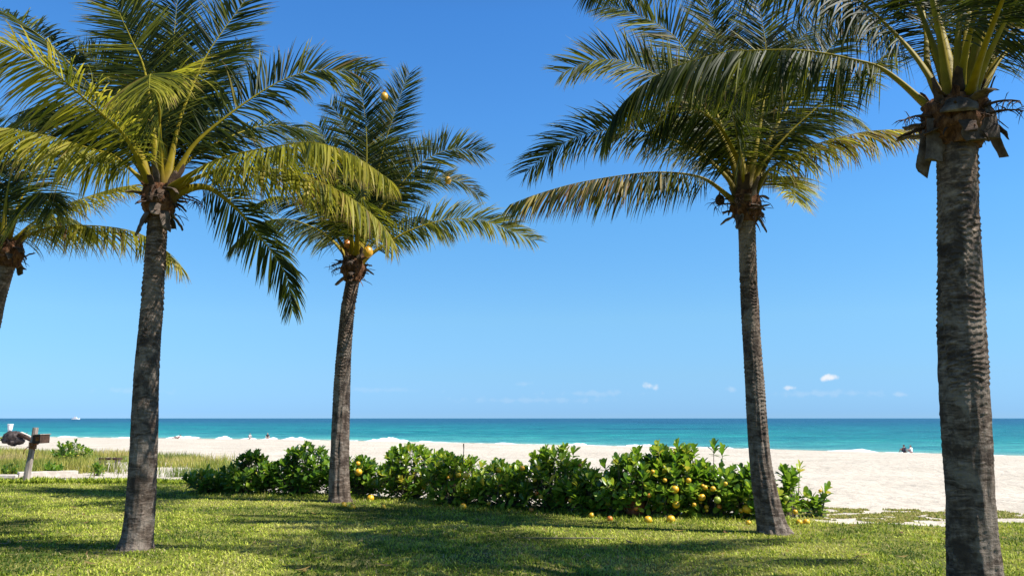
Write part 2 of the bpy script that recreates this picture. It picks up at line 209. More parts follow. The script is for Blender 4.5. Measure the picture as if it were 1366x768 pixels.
FRUIT = [[-3.06, 16.45, 0.54, 0.092], [-2.46, 16.15, 0.47, 0.068], [-3.1, 16.47, 0.7, 0.061], [-2.86, 16.35, 0.06, 0.076], [-1.14, 15.22, 0.55, 0.064], [-0.99, 15.1, 0.57, 0.063], [-0.83, 15.0, 0.57, 0.077], [-0.83, 15.0, 0.29, 0.056], [-0.87, 15.03, 0.05, 0.07], [0.18, 14.41, 0.74, 0.06], [0.4, 14.32, 0.54, 0.047], [0.32, 14.35, -0.01, 0.06], [1.25, 13.78, 0.07, 0.058], [1.34, 13.7, 0.07, 0.051], [1.54, 13.54, -0.05, 0.057], [2.58, 13.11, 0.49, 0.079], [2.61, 13.1, 0.25, 0.079], [2.52, 13.11, 0.03, 0.08], [2.18, 13.17, -0.01, 0.074], [3.02, 13.1, 0.36, 0.073], [2.82, 13.1, 0.62, 0.055], [3.18, 13.1, 0.5, 0.055], [3.08, 13.1, 0.51, 0.049], [3.29, 13.08, 0.22, 0.049], [3.24, 13.09, 0.33, 0.073], [3.69, 12.94, 0.2, 0.091], [3.6, 12.97, 0.17, 0.048], [4.45, 13.07, 0.15, 0.049], [4.49, 13.08, -0.05, 0.055], [4.57, 13.1, -0.06, 0.059], [4.31, 13.04, 0.36, 0.061], [-5.13, 16.8, 0.03, 0.063], [-4.67, 16.74, 0.03, 0.055], [0.09, 14.45, 0.02, 0.047], [-0.24, 14.63, 0.69, 0.055]]
# ---------------------------------------------------------------- helpers
def tag(o, label=None, cat=None, group=None, kind=None):
    if label: o['label'] = label
    if cat: o['category'] = cat
    if group: o['group'] = group
    if kind: o['kind'] = kind
    return o

def link(o, parent=None):
    col.objects.link(o)
    if parent is not None:
        o.parent = parent
        o.matrix_parent_inverse = Matrix.Translation(-parent.location)   # children are written in world metres
    return o

def empty(name, loc=(0, 0, 0)):
    o = bpy.data.objects.new(name, None)
    o.location = loc
    o.empty_display_size = 0.3
    return link(o)

def np_mesh(name, V, F, mat, parent=None, smooth=True, attrs=None, matidx=None, loc=None):
    """V n x 3, F m x 4 (or m x 3) index array; attrs {name: (domain, float array)}"""
    V = np.asarray(V, np.float32); F = np.asarray(F, np.int32)
    if loc is not None: V = V - np.asarray(loc, np.float32)
    me = bpy.data.meshes.new(name)
    k = F.shape[1]
    me.vertices.add(len(V)); me.vertices.foreach_set('co', V.ravel())
    me.loops.add(F.size); me.loops.foreach_set('vertex_index', F.ravel())
    me.polygons.add(len(F))
    me.polygons.foreach_set('loop_start', np.arange(0, F.size, k, dtype=np.int32))
    me.polygons.foreach_set('loop_total', np.full(len(F), k, np.int32))
    if smooth: me.polygons.foreach_set('use_smooth', np.ones(len(F), bool))
    for n, (dom, arr) in (attrs or {}).items():
        a = me.attributes.new(n, 'FLOAT', dom); a.data.foreach_set('value', np.asarray(arr, np.float32).ravel())
    for m in (mat if isinstance(mat, (list, tuple)) else [mat]): me.materials.append(m)
    me.update(calc_edges=True); me.validate()
    o = bpy.data.objects.new(name, me)
    if loc is not None: o.location = loc
    return link(o, parent)

class MB:
    """collects quads/tris for one mesh"""
    def __init__(s): s.bm = bmesh.new()
    def box(s, c, size, rot=None, taper=1.0, jit=0):
        x, y, z = [a / 2 for a in size]; vs = []
        for k, sz in ((0, -z), (1, z)):
            t = taper if k else 1
            for sx, sy in ((-1, -1), (1, -1), (1, 1), (-1, 1)):
                v = Vector((sx * x * t, sy * y * t, sz)) + Vector([random.uniform(-jit, jit) for _ in range(3)])
                if rot: v = rot @ v
                vs.append(s.bm.verts.new(v + Vector(c)))
        for f in ((3, 2, 1, 0), (4, 5, 6, 7), (0, 1, 5, 4), (1, 2, 6, 5), (2, 3, 7, 6), (3, 0, 4, 7)):
            s.bm.faces.new([vs[i] for i in f])
        return s
    def tube(s, pts, rad, n=10, squash=1.0, cap=True):
        pts = [Vector(p) for p in pts]; rings = []
        for i, p in enumerate(pts):
            t = (pts[min(i + 1, len(pts) - 1)] - pts[max(i - 1, 0)]).normalized()
            a = t.cross(Vector((0, 0, 1)) if abs(t.z) < .9 else Vector((0, 1, 0))).normalized(); b = t.cross(a)
            r = rad[i] if isinstance(rad, (list, tuple)) else rad
            rings.append([s.bm.verts.new(p + a * r * math.cos(2 * math.pi * k / n) + b * r * squash * math.sin(2 * math.pi * k / n)) for k in range(n)])
        for A, B in zip(rings, rings[1:]):
            for k in range(n): s.bm.faces.new((A[k], A[(k + 1) % n], B[(k + 1) % n], B[k]))
        if cap: s.bm.faces.new(rings[0][::-1]); s.bm.faces.new(rings[-1])
        return s
    def ball(s, c, r, scale=(1, 1, 1), lump=0, seg=16, fr=2.0):
        vs0 = set(s.bm.verts)
        res = bmesh.ops.create_uvsphere(s.bm, u_segments=seg, v_segments=seg * 2 // 3, radius=1)
        for v in res['verts']:
            d = v.co.normalized(); k = 1 + lump * noise.noise(d * fr + Vector(c))
            v.co = Vector((d.x * scale[0], d.y * scale[1], d.z * scale[2])) * r * k + Vector(c)
        return s
    def build(s, name, mat, parent=None, smooth=True, bevel=0, sub=0, loc=None):
        bmesh.ops.recalc_face_normals(s.bm, faces=s.bm.faces)
        me = bpy.data.meshes.new(name)
        if loc is not None:
            bmesh.ops.translate(s.bm, verts=s.bm.verts, vec=-Vector(loc))
        s.bm.to_mesh(me); s.bm.free()
        if smooth:
            for p in me.polygons: p.use_smooth = True
        me.materials.append(mat)
        o = bpy.data.objects.new(name, me)
        if loc is not None: o.location = loc
        link(o, parent)
        if bevel:
            b = o.modifiers.new('bevel', 'BEVEL'); b.width = bevel; b.segments = 2; b.limit_method = 'ANGLE'; b.angle_limit = R(35)
            b.harden_normals = False
        if sub:
            m = o.modifiers.new('sub', 'SUBSURF'); m.levels = sub; m.render_levels = sub
        return o

def fbm(x, y, sc, seed=0.0, oct=3):
    return noise.fractal(Vector((x * sc + seed, y * sc - seed, seed * 1.7)), 1.0, 2.0, oct)

# vectorised value noise for the big meshes
_P = rng.random((256, 256)).astype(np.float32)
def vnoise(x, y, sc, off=0.0):
    x = np.asarray(x) * sc + off * 17.31; y = np.asarray(y) * sc + off * 9.17
    xi = np.floor(x).astype(int); yi = np.floor(y).astype(int)
    fx = x - xi; fy = y - yi
    fx = fx * fx * (3 - 2 * fx); fy = fy * fy * (3 - 2 * fy)
    g = lambda a, b: _P[a & 255, b & 255]
    return (g(xi, yi) * (1 - fx) + g(xi + 1, yi) * fx) * (1 - fy) + (g(xi, yi + 1) * (1 - fx) + g(xi + 1, yi + 1) * fx) * fy
def vfbm(x, y, sc, off=0.0, oct=4):
    s = 0; a = .5
    for k in range(oct): s = s + a * vnoise(x, y, sc * 2 ** k, off + k * 3.3); a *= .5
    return s

# ---------------------------------------------------------------- materials
def new_mat(name):
    m = bpy.data.materials.new(name); m.use_nodes = True
    nt = m.node_tree; b = nt.nodes['Principled BSDF']; return m, nt, b
def ramp(nt, fac, stops, interp='LINEAR'):
    r = nt.nodes.new('ShaderNodeValToRGB'); r.color_ramp.interpolation = interp
    el = r.color_ramp.elements
    while len(el) < len(stops): el.new(0.5)
    for e, (p, c) in zip(el, stops): e.position = p; e.color = (*c, 1)
    nt.links.new(fac, r.inputs['Fac']); return r.outputs['Color']
def nz(nt, scale, detail=4, vec=None, rough=.55, dist=0, scl=None):
    n = nt.nodes.new('ShaderNodeTexNoise'); n.inputs['Scale'].default_value = scale; n.inputs['Detail'].default_value = detail
    n.inputs['Roughness'].default_value = rough; n.inputs['Distortion'].default_value = dist
    if vec is None:
        vec = nt.nodes.new('ShaderNodeTexCoord').outputs['Object']
    if scl:
        mp = nt.nodes.new('ShaderNodeMapping'); mp.inputs['Scale'].default_value = scl
        nt.links.new(vec, mp.inputs['Vector']); vec = mp.outputs['Vector']
    nt.links.new(vec, n.inputs['Vector']); return n.outputs['Fac']
def mixc(nt, fac, a, b, mode='MIX'):
    m = nt.nodes.new('ShaderNodeMixRGB'); m.blend_type = mode
    for s, v in (('Fac', fac), ('Color1', a), ('Color2', b)):
        if isinstance(v, bpy.types.NodeSocket): nt.links.new(v, m.inputs[s])
        elif s == 'Fac': m.inputs[s].default_value = v
        else: m.inputs[s].default_value = (*v, 1)
    return m.outputs[0]
def attr(nt, name):
    a = nt.nodes.new('ShaderNodeAttribute'); a.attribute_name = name; return a.outputs['Fac']
def bump(nt, b, h, strength=.5, dist=.02, prev=None):
    n = nt.nodes.new('ShaderNodeBump'); n.inputs['Strength'].default_value = strength; n.inputs['Distance'].default_value = dist
    nt.links.new(h, n.inputs['Height'])
    if prev is not None: nt.links.new(prev, n.inputs['Normal'])
    nt.links.new(n.outputs[0], b.inputs['Normal']); return n.outputs[0]

def leaf_mat(name, stops, trans, tfac=.35, rough=.35, spec=.5, attrname='age'):
    m, nt, b = new_mat(name)
    c = ramp(nt, attr(nt, attrname), stops)
    v = nz(nt, 7, 2)
    c2 = mixc(nt, .35, c, ramp(nt, v, [(.3, (.55, .55, .55)), (.7, (1, 1, 1))]), 'MULTIPLY')
    nt.links.new(c2, b.inputs['Base Color'])
    b.inputs['Roughness'].default_value = rough
    b.inputs['Specular IOR Level'].default_value = spec
    tr = nt.nodes.new('ShaderNodeBsdfTranslucent')
    tcol = ramp(nt, attr(nt, attrname), trans)
    nt.links.new(tcol, tr.inputs['Color'])
    mx = nt.nodes.new('ShaderNodeMixShader'); mx.inputs[0].default_value = tfac
    nt.links.new(b.outputs[0], mx.inputs[1]); nt.links.new(tr.outputs[0], mx.inputs[2])
    nt.links.new(mx.outputs[0], nt.nodes['Material Output'].inputs['Surface'])
    return m

# age: 0 deep green .. 0.6 yellow green .. 0.8 straw .. 1 brown
M_FROND = leaf_mat('frond_leaf', [(0, (.012, .020, .005)), (.28, (.034, .050, .008)), (.52, (.26, .25, .022)), (.75, (.38, .30, .07)), (1, (.16, .09, .045))],
                   [(0, (.035, .055, .006)), (.28, (.12, .15, .012)), (.52, (.60, .56, .04)), (.75, (.45, .33, .08)), (1, (.12, .06, .02))], .38, .52, .16)
M_SHRUB = leaf_mat('shrub_leaf', [(0, (.02, .055, .010)), (.33, (.075, .16, .018)), (.6, (.21, .33, .03)), (.9, (.46, .48, .05)), (1, (.5, .38, .04))],
                   [(0, (.06, .14, .012)), (.4, (.2, .38, .02)), (.7, (.4, .55, .04)), (1, (.6, .5, .06))], .36, .3, .5)
M_GRASS = leaf_mat('lawn_blade', [(0, (.05, .09, .012)), (.42, (.33, .41, .035)), (.75, (.62, .64, .11)), (.9, (.36, .34, .12)), (1, (.42, .34, .2))],
                   [(0, (.12, .2, .02)), (.5, (.38, .46, .03)), (.8, (.55, .55, .06)), (1, (.45, .36, .14))], .34, .6, .18)
M_DUNE = leaf_mat('dune_blade', [(0, (.10, .15, .02)), (.5, (.32, .31, .045)), (.8, (.48, .39, .13)), (1, (.42, .33, .2))],
                  [(0, (.2, .3, .04)), (.5, (.4, .42, .08)), (1, (.5, .4, .2))], .35, .55, .3)

def stalk_mat():
    m, nt, b = new_mat('frond_stalk')
    n = nz(nt, 9, 3, scl=(1, 1, 1))
    c = ramp(nt, attr(nt, 'age'), [(0, (.09, .055, .015)), (.08, (.20, .15, .005)), (.45, (.25, .205, .010)), (1, (.18, .18, .02))])
    c = mixc(nt, .5, c, ramp(nt, n, [(.35, (.6, .55, .45)), (.65, (1.1, 1.05, 1))]), 'MULTIPLY')
    nt.links.new(c, b.inputs['Base Color']); b.inputs['Roughness'].default_value = .6; b.inputs['Specular IOR Level'].default_value = .15
    bump(nt, b, nz(nt, 60, 3), .25, .004)
    return m
M_STALK = stalk_mat()

def bark_mat():
    m, nt, b = new_mat('palm_bark')
    big = nz(nt, 3.0, 6, rough=.65, dist=.6)
    fib = nz(nt, 26, 5, scl=(1, 1, .18), rough=.7)
    rng_ = nz(nt, 9, 6, scl=(.6, .6, 2.4), rough=.72, dist=.9)
    c = ramp(nt, rng_, [(.32, (.030, .020, .014)), (.45, (.095, .070, .052)), (.56, (.185, .145, .115)), (.72, (.38, .32, .265))])
    c = mixc(nt, .6, c, ramp(nt, fib, [(.3, (.35, .32, .3)), (.5, (.85, .82, .8)), (.7, (1.25, 1.22, 1.2))]), 'MULTIPLY')
    # grey lichen bloom and darker stains with a shape of their own
    c = mixc(nt, ramp(nt, big, [(.48, (0, 0, 0)), (.62, (.6, .6, .6))]), c, (.28, .235, .19))
    c = mixc(nt, ramp(nt, attr(nt, 'high'), [(.45, (0, 0, 0)), (1, (.55, .55, .55))]), c, mixc(nt, 1, c, (1.25, 1.0, .78), 'MULTIPLY'))
    c = mixc(nt, ramp(nt, nz(nt, 5, 4), [(.53, (0, 0, 0)), (.63, (.85, .85, .85))]), c, (.05, .035, .027))
    c = mixc(nt, ramp(nt, attr(nt, 'scar'), [(0, (.95, .95, .95)), (.22, (.25, .25, .25)), (.5, (0, 0, 0))]), c, (.035, .027, .022))
    nt.links.new(c, b.inputs['Base Color']); b.inputs['Roughness'].default_value = .9; b.inputs['Specular IOR Level'].default_value = .2
    p = bump(nt, b, fib, .9, .03)
    p = bump(nt, b, rng_, .8, .03, p)
    bump(nt, b, nz(nt, 45, 5, rough=.7), .7, .012, p)
    return m
M_BARK = bark_mat()

def simple(name, stops, scale=6, rough=.8, bs=.4, bd=.01, bscale=30, spec=.3, scl=None, metal=0):
    m, nt, b = new_mat(name)
    n = nz(nt, scale, 5, scl=scl, rough=.62)
    nt.links.new(ramp(nt, n, stops), b.inputs['Base Color'])
    b.inputs['Roughness'].default_value = rough; b.inputs['Specular IOR Level'].default_value = spec; b.inputs['Metallic'].default_value = metal
    if bs: bump(nt, b, nz(nt, bscale, 5, scl=scl), bs, bd)
    return m
M_FIBRE = simple('husk_fibre', [(.3, (.025, .012, .008)), (.48, (.10, .045, .022)), (.62, (.19, .095, .05)), (.8, (.30, .20, .12))], 9, .95, .9, .02, 60, .1, (2, 2, .6))
M_STUB = simple('leaf_base', [(.3, (.03, .02, .014)), (.5, (.09, .065, .048)), (.7, (.19, .15, .12))], 8, .85, .6, .01, 40, .2)
M_DARK = simple('dry_husk_dark', [(.3, (.02, .014, .011)), (.7, (.09, .055, .035))], 12, .9, .5, .01, 50, .2)
M_COCO = simple('yellow_coconut', [(.35, (.50, .22, .012)), (.65, (.64, .38, .025))], 6, .4, .1, .004, 30, .5)
M_FRUIT = simple('yellow_fruit', [(.3, (.52, .22, .008)), (.5, (.66, .37, .015)), (.72, (.62, .45, .03))], 9, .38, .25, .004, 90, .5)
M_FRUIT_G = simple('green_fruit', [(.3, (.16, .25, .03)), (.7, (.42, .42, .05))], 9, .4, .25, .004, 90, .5)
M_FRUIT_O = simple('orange_fruit', [(.3, (.40, .11, .012)), (.7, (.6, .22, .03))], 9, .4, .25, .004, 90, .5)
M_STEM = simple('shrub_stem', [(.3, (.07, .055, .035)), (.7, (.2, .17, .12))], 14, .8, .3, .005, 60)
M_WOOD = simple('weathered_wood', [(.3, (.13, .10, .085)), (.5, (.27, .225, .195)), (.72, (.42, .37, .33))], 7, .85, .6, .008, 40, .2, (2, 2, .3))
M_WOOD_D = simple('dark_wet_wood', [(.3, (.02, .012, .009)), (.7, (.085, .048, .034))], 9, .85, .5, .008, 40, .2)
M_WOOD_L = simple('bleached_wood', [(.3, (.35, .30, .25)), (.7, (.58, .53, .47))], 9, .85, .4, .006, 50, .2)
M_RUST = simple('rusty_rope', [(.3, (.12, .035, .012)), (.7, (.35, .14, .04))], 15, .9, .5, .006, 80, .2)
M_ROCK = simple('dark_rock', [(.35, (.018, .014, .014)), (.5, (.06, .048, .046)), (.75, (.15, .125, .12))], 3, .9, .8, .06, 9, .2)
M_WHITE = simple('white_plastic', [(.3, (.74, .74, .74)), (.7, (.82, .82, .81))], 3, .5, 0)
M_TERRA = simple('terracotta', [(.3, (.16, .045, .018)), (.7, (.32, .11, .05))], 10, .8, .3, .005, 50)
M_FOAM = simple('sea_foam', [(.3, (.80, .83, .84)), (.7, (.92, .93, .93))], 2, .8, .3, .05, 6)

def sand_mat():
    m, nt, b = new_mat('beach_sand')
    tcn = nt.nodes.new('ShaderNodeTexCoord').outputs['Object']
    a = nz(nt, .25, 4, tcn); c = nz(nt, 5, 7, tcn, .78); d = nz(nt, 160, 2, tcn)
    base = ramp(nt, a, [(.3, (.41, .368, .305)), (.55, (.47, .424, .357)), (.75, (.53, .482, .41))])
    base = mixc(nt, .55, base, ramp(nt, c, [(.30, (.56, .52, .48)), (.5, (1, 1, 1)), (.70, (1.15, 1.15, 1.14))]), 'MULTIPLY')
    base = mixc(nt, .35, base, ramp(nt, d, [(.35, (.6, .58, .55)), (.6, (1, 1, 1))]), 'MULTIPLY')
    sx = nt.nodes.new('ShaderNodeSeparateXYZ'); nt.links.new(tcn, sx.inputs[0])      # sand still damp from the last waves
    wet = nt.nodes.new('ShaderNodeMapRange'); wet.inputs['From Min'].default_value = -1.90; wet.inputs['From Max'].default_value = -1.97
    nt.links.new(sx.outputs['Z'], wet.inputs['Value'])
    base = mixc(nt, wet.outputs[0], base, mixc(nt, 1, base, (.72, .68, .63), 'MULTIPLY'))
    nt.links.new(base, b.inputs['Base Color']); b.inputs['Roughness'].default_value = .95; b.inputs['Specular IOR Level'].default_value = .15
    v = nt.nodes.new('ShaderNodeTexVoronoi'); v.inputs['Scale'].default_value = 2.6; v.feature = 'SMOOTH_F1'
    mp = nt.nodes.new('ShaderNodeMapping'); mp.inputs['Scale'].default_value = (1, .8, 1)
    nt.links.new(tcn, mp.inputs['Vector']); nt.links.new(mp.outputs[0], v.inputs['Vector'])
    p = bump(nt, b, v.outputs['Distance'], .7, .10)
    p = bump(nt, b, nz(nt, 5, 5, tcn), .8, .09, p)
    bump(nt, b, c, .4, .02, p)
    return m
M_SAND = sand_mat()

def lawn_mat():
    m, nt, b = new_mat('lawn_ground')
    tcn = nt.nodes.new('ShaderNodeTexCoord').outputs['Object']
    a = nz(nt, .9, 4, tcn); c = nz(nt, 30, 5, tcn, .7)
    base = ramp(nt, a, [(.3, (.08, .095, .022)), (.55, (.17, .175, .04)), (.75, (.26, .22, .09))])
    base = mixc(nt, .7, base, ramp(nt, c, [(.3, (.4, .38, .32)), (.6, (1.1, 1.1, 1))]), 'MULTIPLY')
    nt.links.new(base, b.inputs['Base Color']); b.inputs['Roughness'].default_value = .95; b.inputs['Specular IOR Level'].default_value = .1
    bump(nt, b, c, .6, .03)
    return m
M_LAWN = lawn_mat()

def sea_mat():
    m, nt, b = new_mat('sea_water')
    geo = nt.nodes.new('ShaderNodeNewGeometry')
    off = attr(nt, 'offshore')                      # metres from the waterline / 1000: the water deepens and turns blue
    c = ramp(nt, off, [(0, (.14, .30, .26)), (.012, (.045, .26, .25)), (.06, (.011, .17, .185)), (.2, (.007, .13, .16)), (.55, (.006, .08, .135)), (1, (.006, .065, .12))])
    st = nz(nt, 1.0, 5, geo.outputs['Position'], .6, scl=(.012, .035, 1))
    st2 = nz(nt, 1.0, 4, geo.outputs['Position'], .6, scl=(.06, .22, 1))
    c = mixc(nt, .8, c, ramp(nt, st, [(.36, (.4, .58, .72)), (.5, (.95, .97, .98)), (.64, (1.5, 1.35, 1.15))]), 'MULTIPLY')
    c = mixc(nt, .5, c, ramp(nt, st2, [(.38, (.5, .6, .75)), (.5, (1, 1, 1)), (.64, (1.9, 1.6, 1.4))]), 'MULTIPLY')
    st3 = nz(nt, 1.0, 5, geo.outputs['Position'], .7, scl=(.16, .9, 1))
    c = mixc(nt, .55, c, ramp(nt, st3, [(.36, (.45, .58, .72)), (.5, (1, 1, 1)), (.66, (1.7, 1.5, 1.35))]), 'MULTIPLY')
    nt.links.new(c, b.inputs['Base Color'])
    b.inputs['Roughness'].default_value = .32; b.inputs['IOR'].default_value = 1.33; b.inputs['Specular IOR Level'].default_value = .13
    w1 = nz(nt, 1.0, 6, geo.outputs['Position'], .65, scl=(.35, 1.1, 1))
    bump(nt, b, w1, 1.0, .9)
    return m
M_SEA = sea_mat()

# ---------------------------------------------------------------- terrain
EDGE = np.array([(-40, 23), (-14, 21.4), (-9.5, 20.6), (-7.4, 20.2), (-6.3, 18.6), (-5, 17.7), (-3, 17.2), (-2, 16.7), (0, 15.3), (2, 14.0), (4, 13.8), (5.2, 13.0), (6.5, 12.2), (12, 11.9), (60, 14)])
SH = sorted(SHORE)
SX = np.array([p[0] for p in SH]); SY = np.array([p[1] for p in SH])
def edge_y(x): return np.interp(x, EDGE[:, 0], EDGE[:, 1])
def shore_y(x):
    x = np.asarray(x, float)
    y = np.interp(x, SX, SY)
    y = np.where(x < SX[0], SY[0] - (x - SX[0]) * .35, y)
    return np.where(x > SX[-1], np.maximum(SY[-1] - (x - SX[-1]) * .35, 40.0), y)
def ground_z(x, y):
    x = np.asarray(x, float); y = np.asarray(y, float)
    e = edge_y(x) + .3; s = shore_y(x)
    t = (y - e) / (s - e)
    z = -2.0 * np.clip(t, 0, 1.6)
    k = np.clip(t * 12, 0, 1) * np.clip((1.0 - t) * 5, 0, 1)
    return z + k * ((vfbm(x, y, .16, 2, 3) - .45) * .30 + (vfbm(x, y, 1.1, 5, 2) - .37) * .12)
def lawn_z(x, y):
    x = np.asarray(x, float); y = np.asarray(y, float)
    n = (vfbm(x, y, .35, 8, 3) - .44) * .16
    d = edge_y(x) - y + np.clip(x * .3 - .6, -.35, 1) * (vfbm(x * .7, y, .5, 4, 4) - .44) * 3.2 + (vfbm(x, y, 1.6, 6, 3) - .44) * .9
    return .035 + np.clip(n, -.04, 1) * .4 - np.clip(.25 - d, 0, 3) * .16

def grid(xs, ys, zf, name, mat, attrs=None):
    """xs rows x cols"""
    h, w = xs.shape
    V = np.stack([xs, ys, zf(xs, ys)], -1).reshape(-1, 3)
    i = np.arange((h - 1) * (w - 1)); r, c = i // (w - 1), i % (w - 1)
    a = r * w + c
    F = np.stack([a, a + 1, a + w + 1, a + w], 1)
    return np_mesh(name, V, F, mat, attrs={k: ('POINT', f(xs, ys)) for k, f in (attrs or {}).items()})

s = np.linspace(-1, 1, 321)[None, :]
yr = np.r_[np.linspace(-60, 6, 20)[:-1], np.geomspace(6, 60, 220)[:-1], np.geomspace(60, 330, 130), 500][:, None]
xs = s * (14 + .95 * np.abs(yr)) + s ** 7 * 700
o = grid(xs, yr + 0 * s, ground_z, 'beach_sand', M_SAND); tag(o, kind='structure')
s = np.linspace(-1, 1, 260)[None, :]
yr = np.r_[np.linspace(-60, 6, 14)[:-1], np.linspace(6, 24.5, 150)][:, None]
xs = s * (12 + .75 * np.abs(yr)) + s ** 7 * 60
o = grid(xs, yr + 0 * s, lawn_z, 'lawn', M_LAWN); tag(o, kind='structure')

def sea_z(x, y):
    d = np.hypot(x, y)
    off = y - shore_y(x)
    fade = np.clip(1.2 - d / 900, 0, 1) * np.clip(.12 + off / 25, .1, 1)
    u = off + x * .06                                   # crests run along the shore
    sw = np.sin(u * .34 + 6 * vfbm(x, y, .02, 3, 2)) * .5 * vnoise(x, y, .03, 6)
    ch = (vfbm(x * .55, y, .32, 7, 4) - .47) * 1.1
    return -2.0 + fade * (sw * .16 + ch * .42)
s = np.linspace(-1, 1, 421)[None, :]
yr = np.r_[np.geomspace(36, 700, 560)[:-1], np.geomspace(700, 24000, 60)][:, None]
xs = s * (50 + .85 * yr) + s ** 7 * yr * 6
o = grid(xs, yr + 0 * s, sea_z, 'sea', M_SEA, {'offshore': lambda x, y: np.clip((y - shore_y(x)) / 1000, 0, 1)})
tag(o, kind='structure')

# surf: white water breaking on the beach (centre x, half length, height, thickness)
Vs, Fs, n0 = [], [], 0
def surf_ridge(x0, x1, off, hgt, wid, seed):
    global n0
    n = max(12, int((x1 - x0) / .35)); m = 9
    X = np.linspace(x0, x1, n)[:, None]; k = np.linspace(-1, 1, m)[None, :]
    env = np.sin(np.pi * np.linspace(.02, .98, n))[:, None] ** .45
    hh = hgt * .6 * env * (.15 + 1.3 * vnoise(X, X * 0, .45, seed)) * (.5 + vnoise(X, X * 0, 1.7, seed + 3)) 
    Y = shore_y(X) + off + k * wid * (.6 + .6 * vnoise(X, X * 0, .5, seed + 2)) + .8 * (vnoise(X, 0 * X, .25, seed + 5) - .5)
    Z = -2.03 + hh * (1 - np.abs(k) ** 2.2) * (.75 + .5 * vnoise(X * 3, k * 4 + 0 * X, 1.0, seed + 9))
    V = np.stack([X + 0 * k, Y, Z], -1).reshape(-1, 3)
    i = np.arange((n - 1) * (m - 1)); r, c = i // (m - 1), i % (m - 1); a = r * m + c + n0
    Vs.append(V); Fs.append(np.stack([a, a + m, a + m + 1, a + 1], 1)); n0 += n * m
def xat(px, y): return (px - 683) / 1072 * y * .987
for (pa, pb, D, off, h, w) in ((84, 110, 158, .5, .55, 1.6), (158, 174, 152, .5, .4, 1.2), (222, 270, 148, 1, .85, 2.2), (292, 314, 146, .5, .6, 1.5), (318, 345, 143, .2, .3, 1),
                                (352, 372, 142, .5, .45, 1.2), (378, 412, 141, .8, .75, 2), (455, 482, 135, .2, .3, 1.2), (488, 548, 131, 1.2, .85, 2.6), (560, 600, 126, .2, .3, 1.2),
                                (660, 690, 117, .2, .25, 1), (752, 782, 111, .2, .4, 1.2), (838, 878, 105, .8, .85, 2), (930, 975, 100, .1, .2, 1), (1118, 1172, 88, .6, .42, 1.4), (1205, 1262, 82, 0, .16, 1), (1320, 1366, 79, 0, .18, 1)):
    surf_ridge(xat(pa, D), xat(pb, D), off, h, w, pa * .13)
surf_ridge(-140, 75, -.25, .10, .5, 3.3)
o = np_mesh('surf', np.concatenate(Vs), np.concatenate(Fs), M_FOAM); tag(o, kind='stuff')
o['label'] = 'white surf breaking in low strips along the waterline'; o['category'] = 'surf'

# ---------------------------------------------------------------- blades
def blades(name, x, y, z, h, w, age, mat, lean=.6, rnd=rng, segs=2):
    n = len(x)
    az = rnd.random(n) * 2 * np.pi; ln = rnd.random(n) ** .8 * lean
    fx, fy = np.cos(az), np.sin(az)
    wx, wy = -fy, fx
    P0 = np.stack([x, y, z], 1)
    lv = []
    ts = (0, .5, 1) if segs == 2 else (0, .35, .7, 1)
    ws = (1, .8, .12) if segs == 2 else (1, .9, .6, .08)
    for t, ww in zip(ts, ws):
        hor = h * ln * t ** 1.7; ver = h * t * (1 - .35 * ln * t)
        c = P0 + np.stack([fx * hor, fy * hor, ver], 1)
        d = np.stack([wx * w * ww / 2, wy * w * ww / 2, 0 * w], 1)
        lv += [c - d, c + d]
    K = len(ts) * 2
    V = np.stack(lv, 1).reshape(-1, 3)
    b = (np.arange(n) * K)[:, None]
    F = np.concatenate([b + np.array([[2 * s, 2 * s + 1, 2 * s + 3, 2 * s + 2]]) for s in range(len(ts) - 1)], 1).reshape(-1, 4)
    return np_mesh(name, V, F, mat, attrs={'age': ('FACE', np.repeat(age, len(ts) - 1))})

N = 400000
Y = 5.6 + (22.5 - 5.6) * rng.random(N) ** 1.15
X = (rng.random(N) * 2 - 1) * (Y * .68 + 2.4)
ez = lawn_z(X, Y); gz = ground_z(X, Y)
cl = vfbm(X, Y, 2.6, 3, 3)
keep = (ez > gz - .01) & (rng.random(N) < .45 + 1.1 * cl)
X, Y, ez, cl = X[keep], Y[keep], ez[keep], cl[keep]
pn = vfbm(X, Y, .9, 12, 4); pl = vfbm(X, Y, 5.0, 21, 2)
age = np.clip(.36 + (pn - .47) * 2.3 + (pl - .37) * .9 + (rng.random(len(X)) - .5) * .75, 0, .84)
foot = np.min([np.hypot(X - PALM_DATA[k]['trunk'][0][0], Y - PALM_DATA[k]['trunk'][0][1]) for k in 'ABCD'], axis=0)
age = np.clip(age + .35 * np.clip(1 - foot / .75, 0, 1), 0, .84)
dry = rng.random(len(X)) < .06 + .5 * np.clip(1 - foot / .6, 0, 1) + .22 * np.clip((pn - .53) * 6, 0, 1)
age[dry] = .86 + .14 * rng.random(dry.sum())
tall = 1 + 1.0 * np.clip(1 - np.abs(np.interp(X, [h[0] for h in HEDGE], [h[1] for h in HEDGE]) - Y - .5) / .8, 0, 1) * (X > -6.8) * (X < 5.6)
hh = np.clip(.35 + foot / .6, .35, 1) * (.020 + .036 * rng.random(len(X)) ** 1.5 + .03 * (cl - .4)) * tall
NL = 150
lx = (rng.random(NL) * 2 - 1) * 8; ly = 8.3 + 6.5 * rng.random(NL); kk = ly < edge_y(lx) - .5; lx, ly = lx[kk], ly[kk]; nl_ = len(lx)
la = rng.random(nl_) * 6.283; ll_ = .04 + .09 * rng.random(nl_); lw = .008 + .02 * rng.random(nl_)
LP = np.stack([lx, ly, lawn_z(lx, ly) + .03 + .015 * rng.random(nl_)], 1); ld = np.stack([np.cos(la), np.sin(la), 0 * la], 1); ls = np.stack([-np.sin(la), np.cos(la), .5 * (rng.random(nl_) - .5)], 1)
rows = []
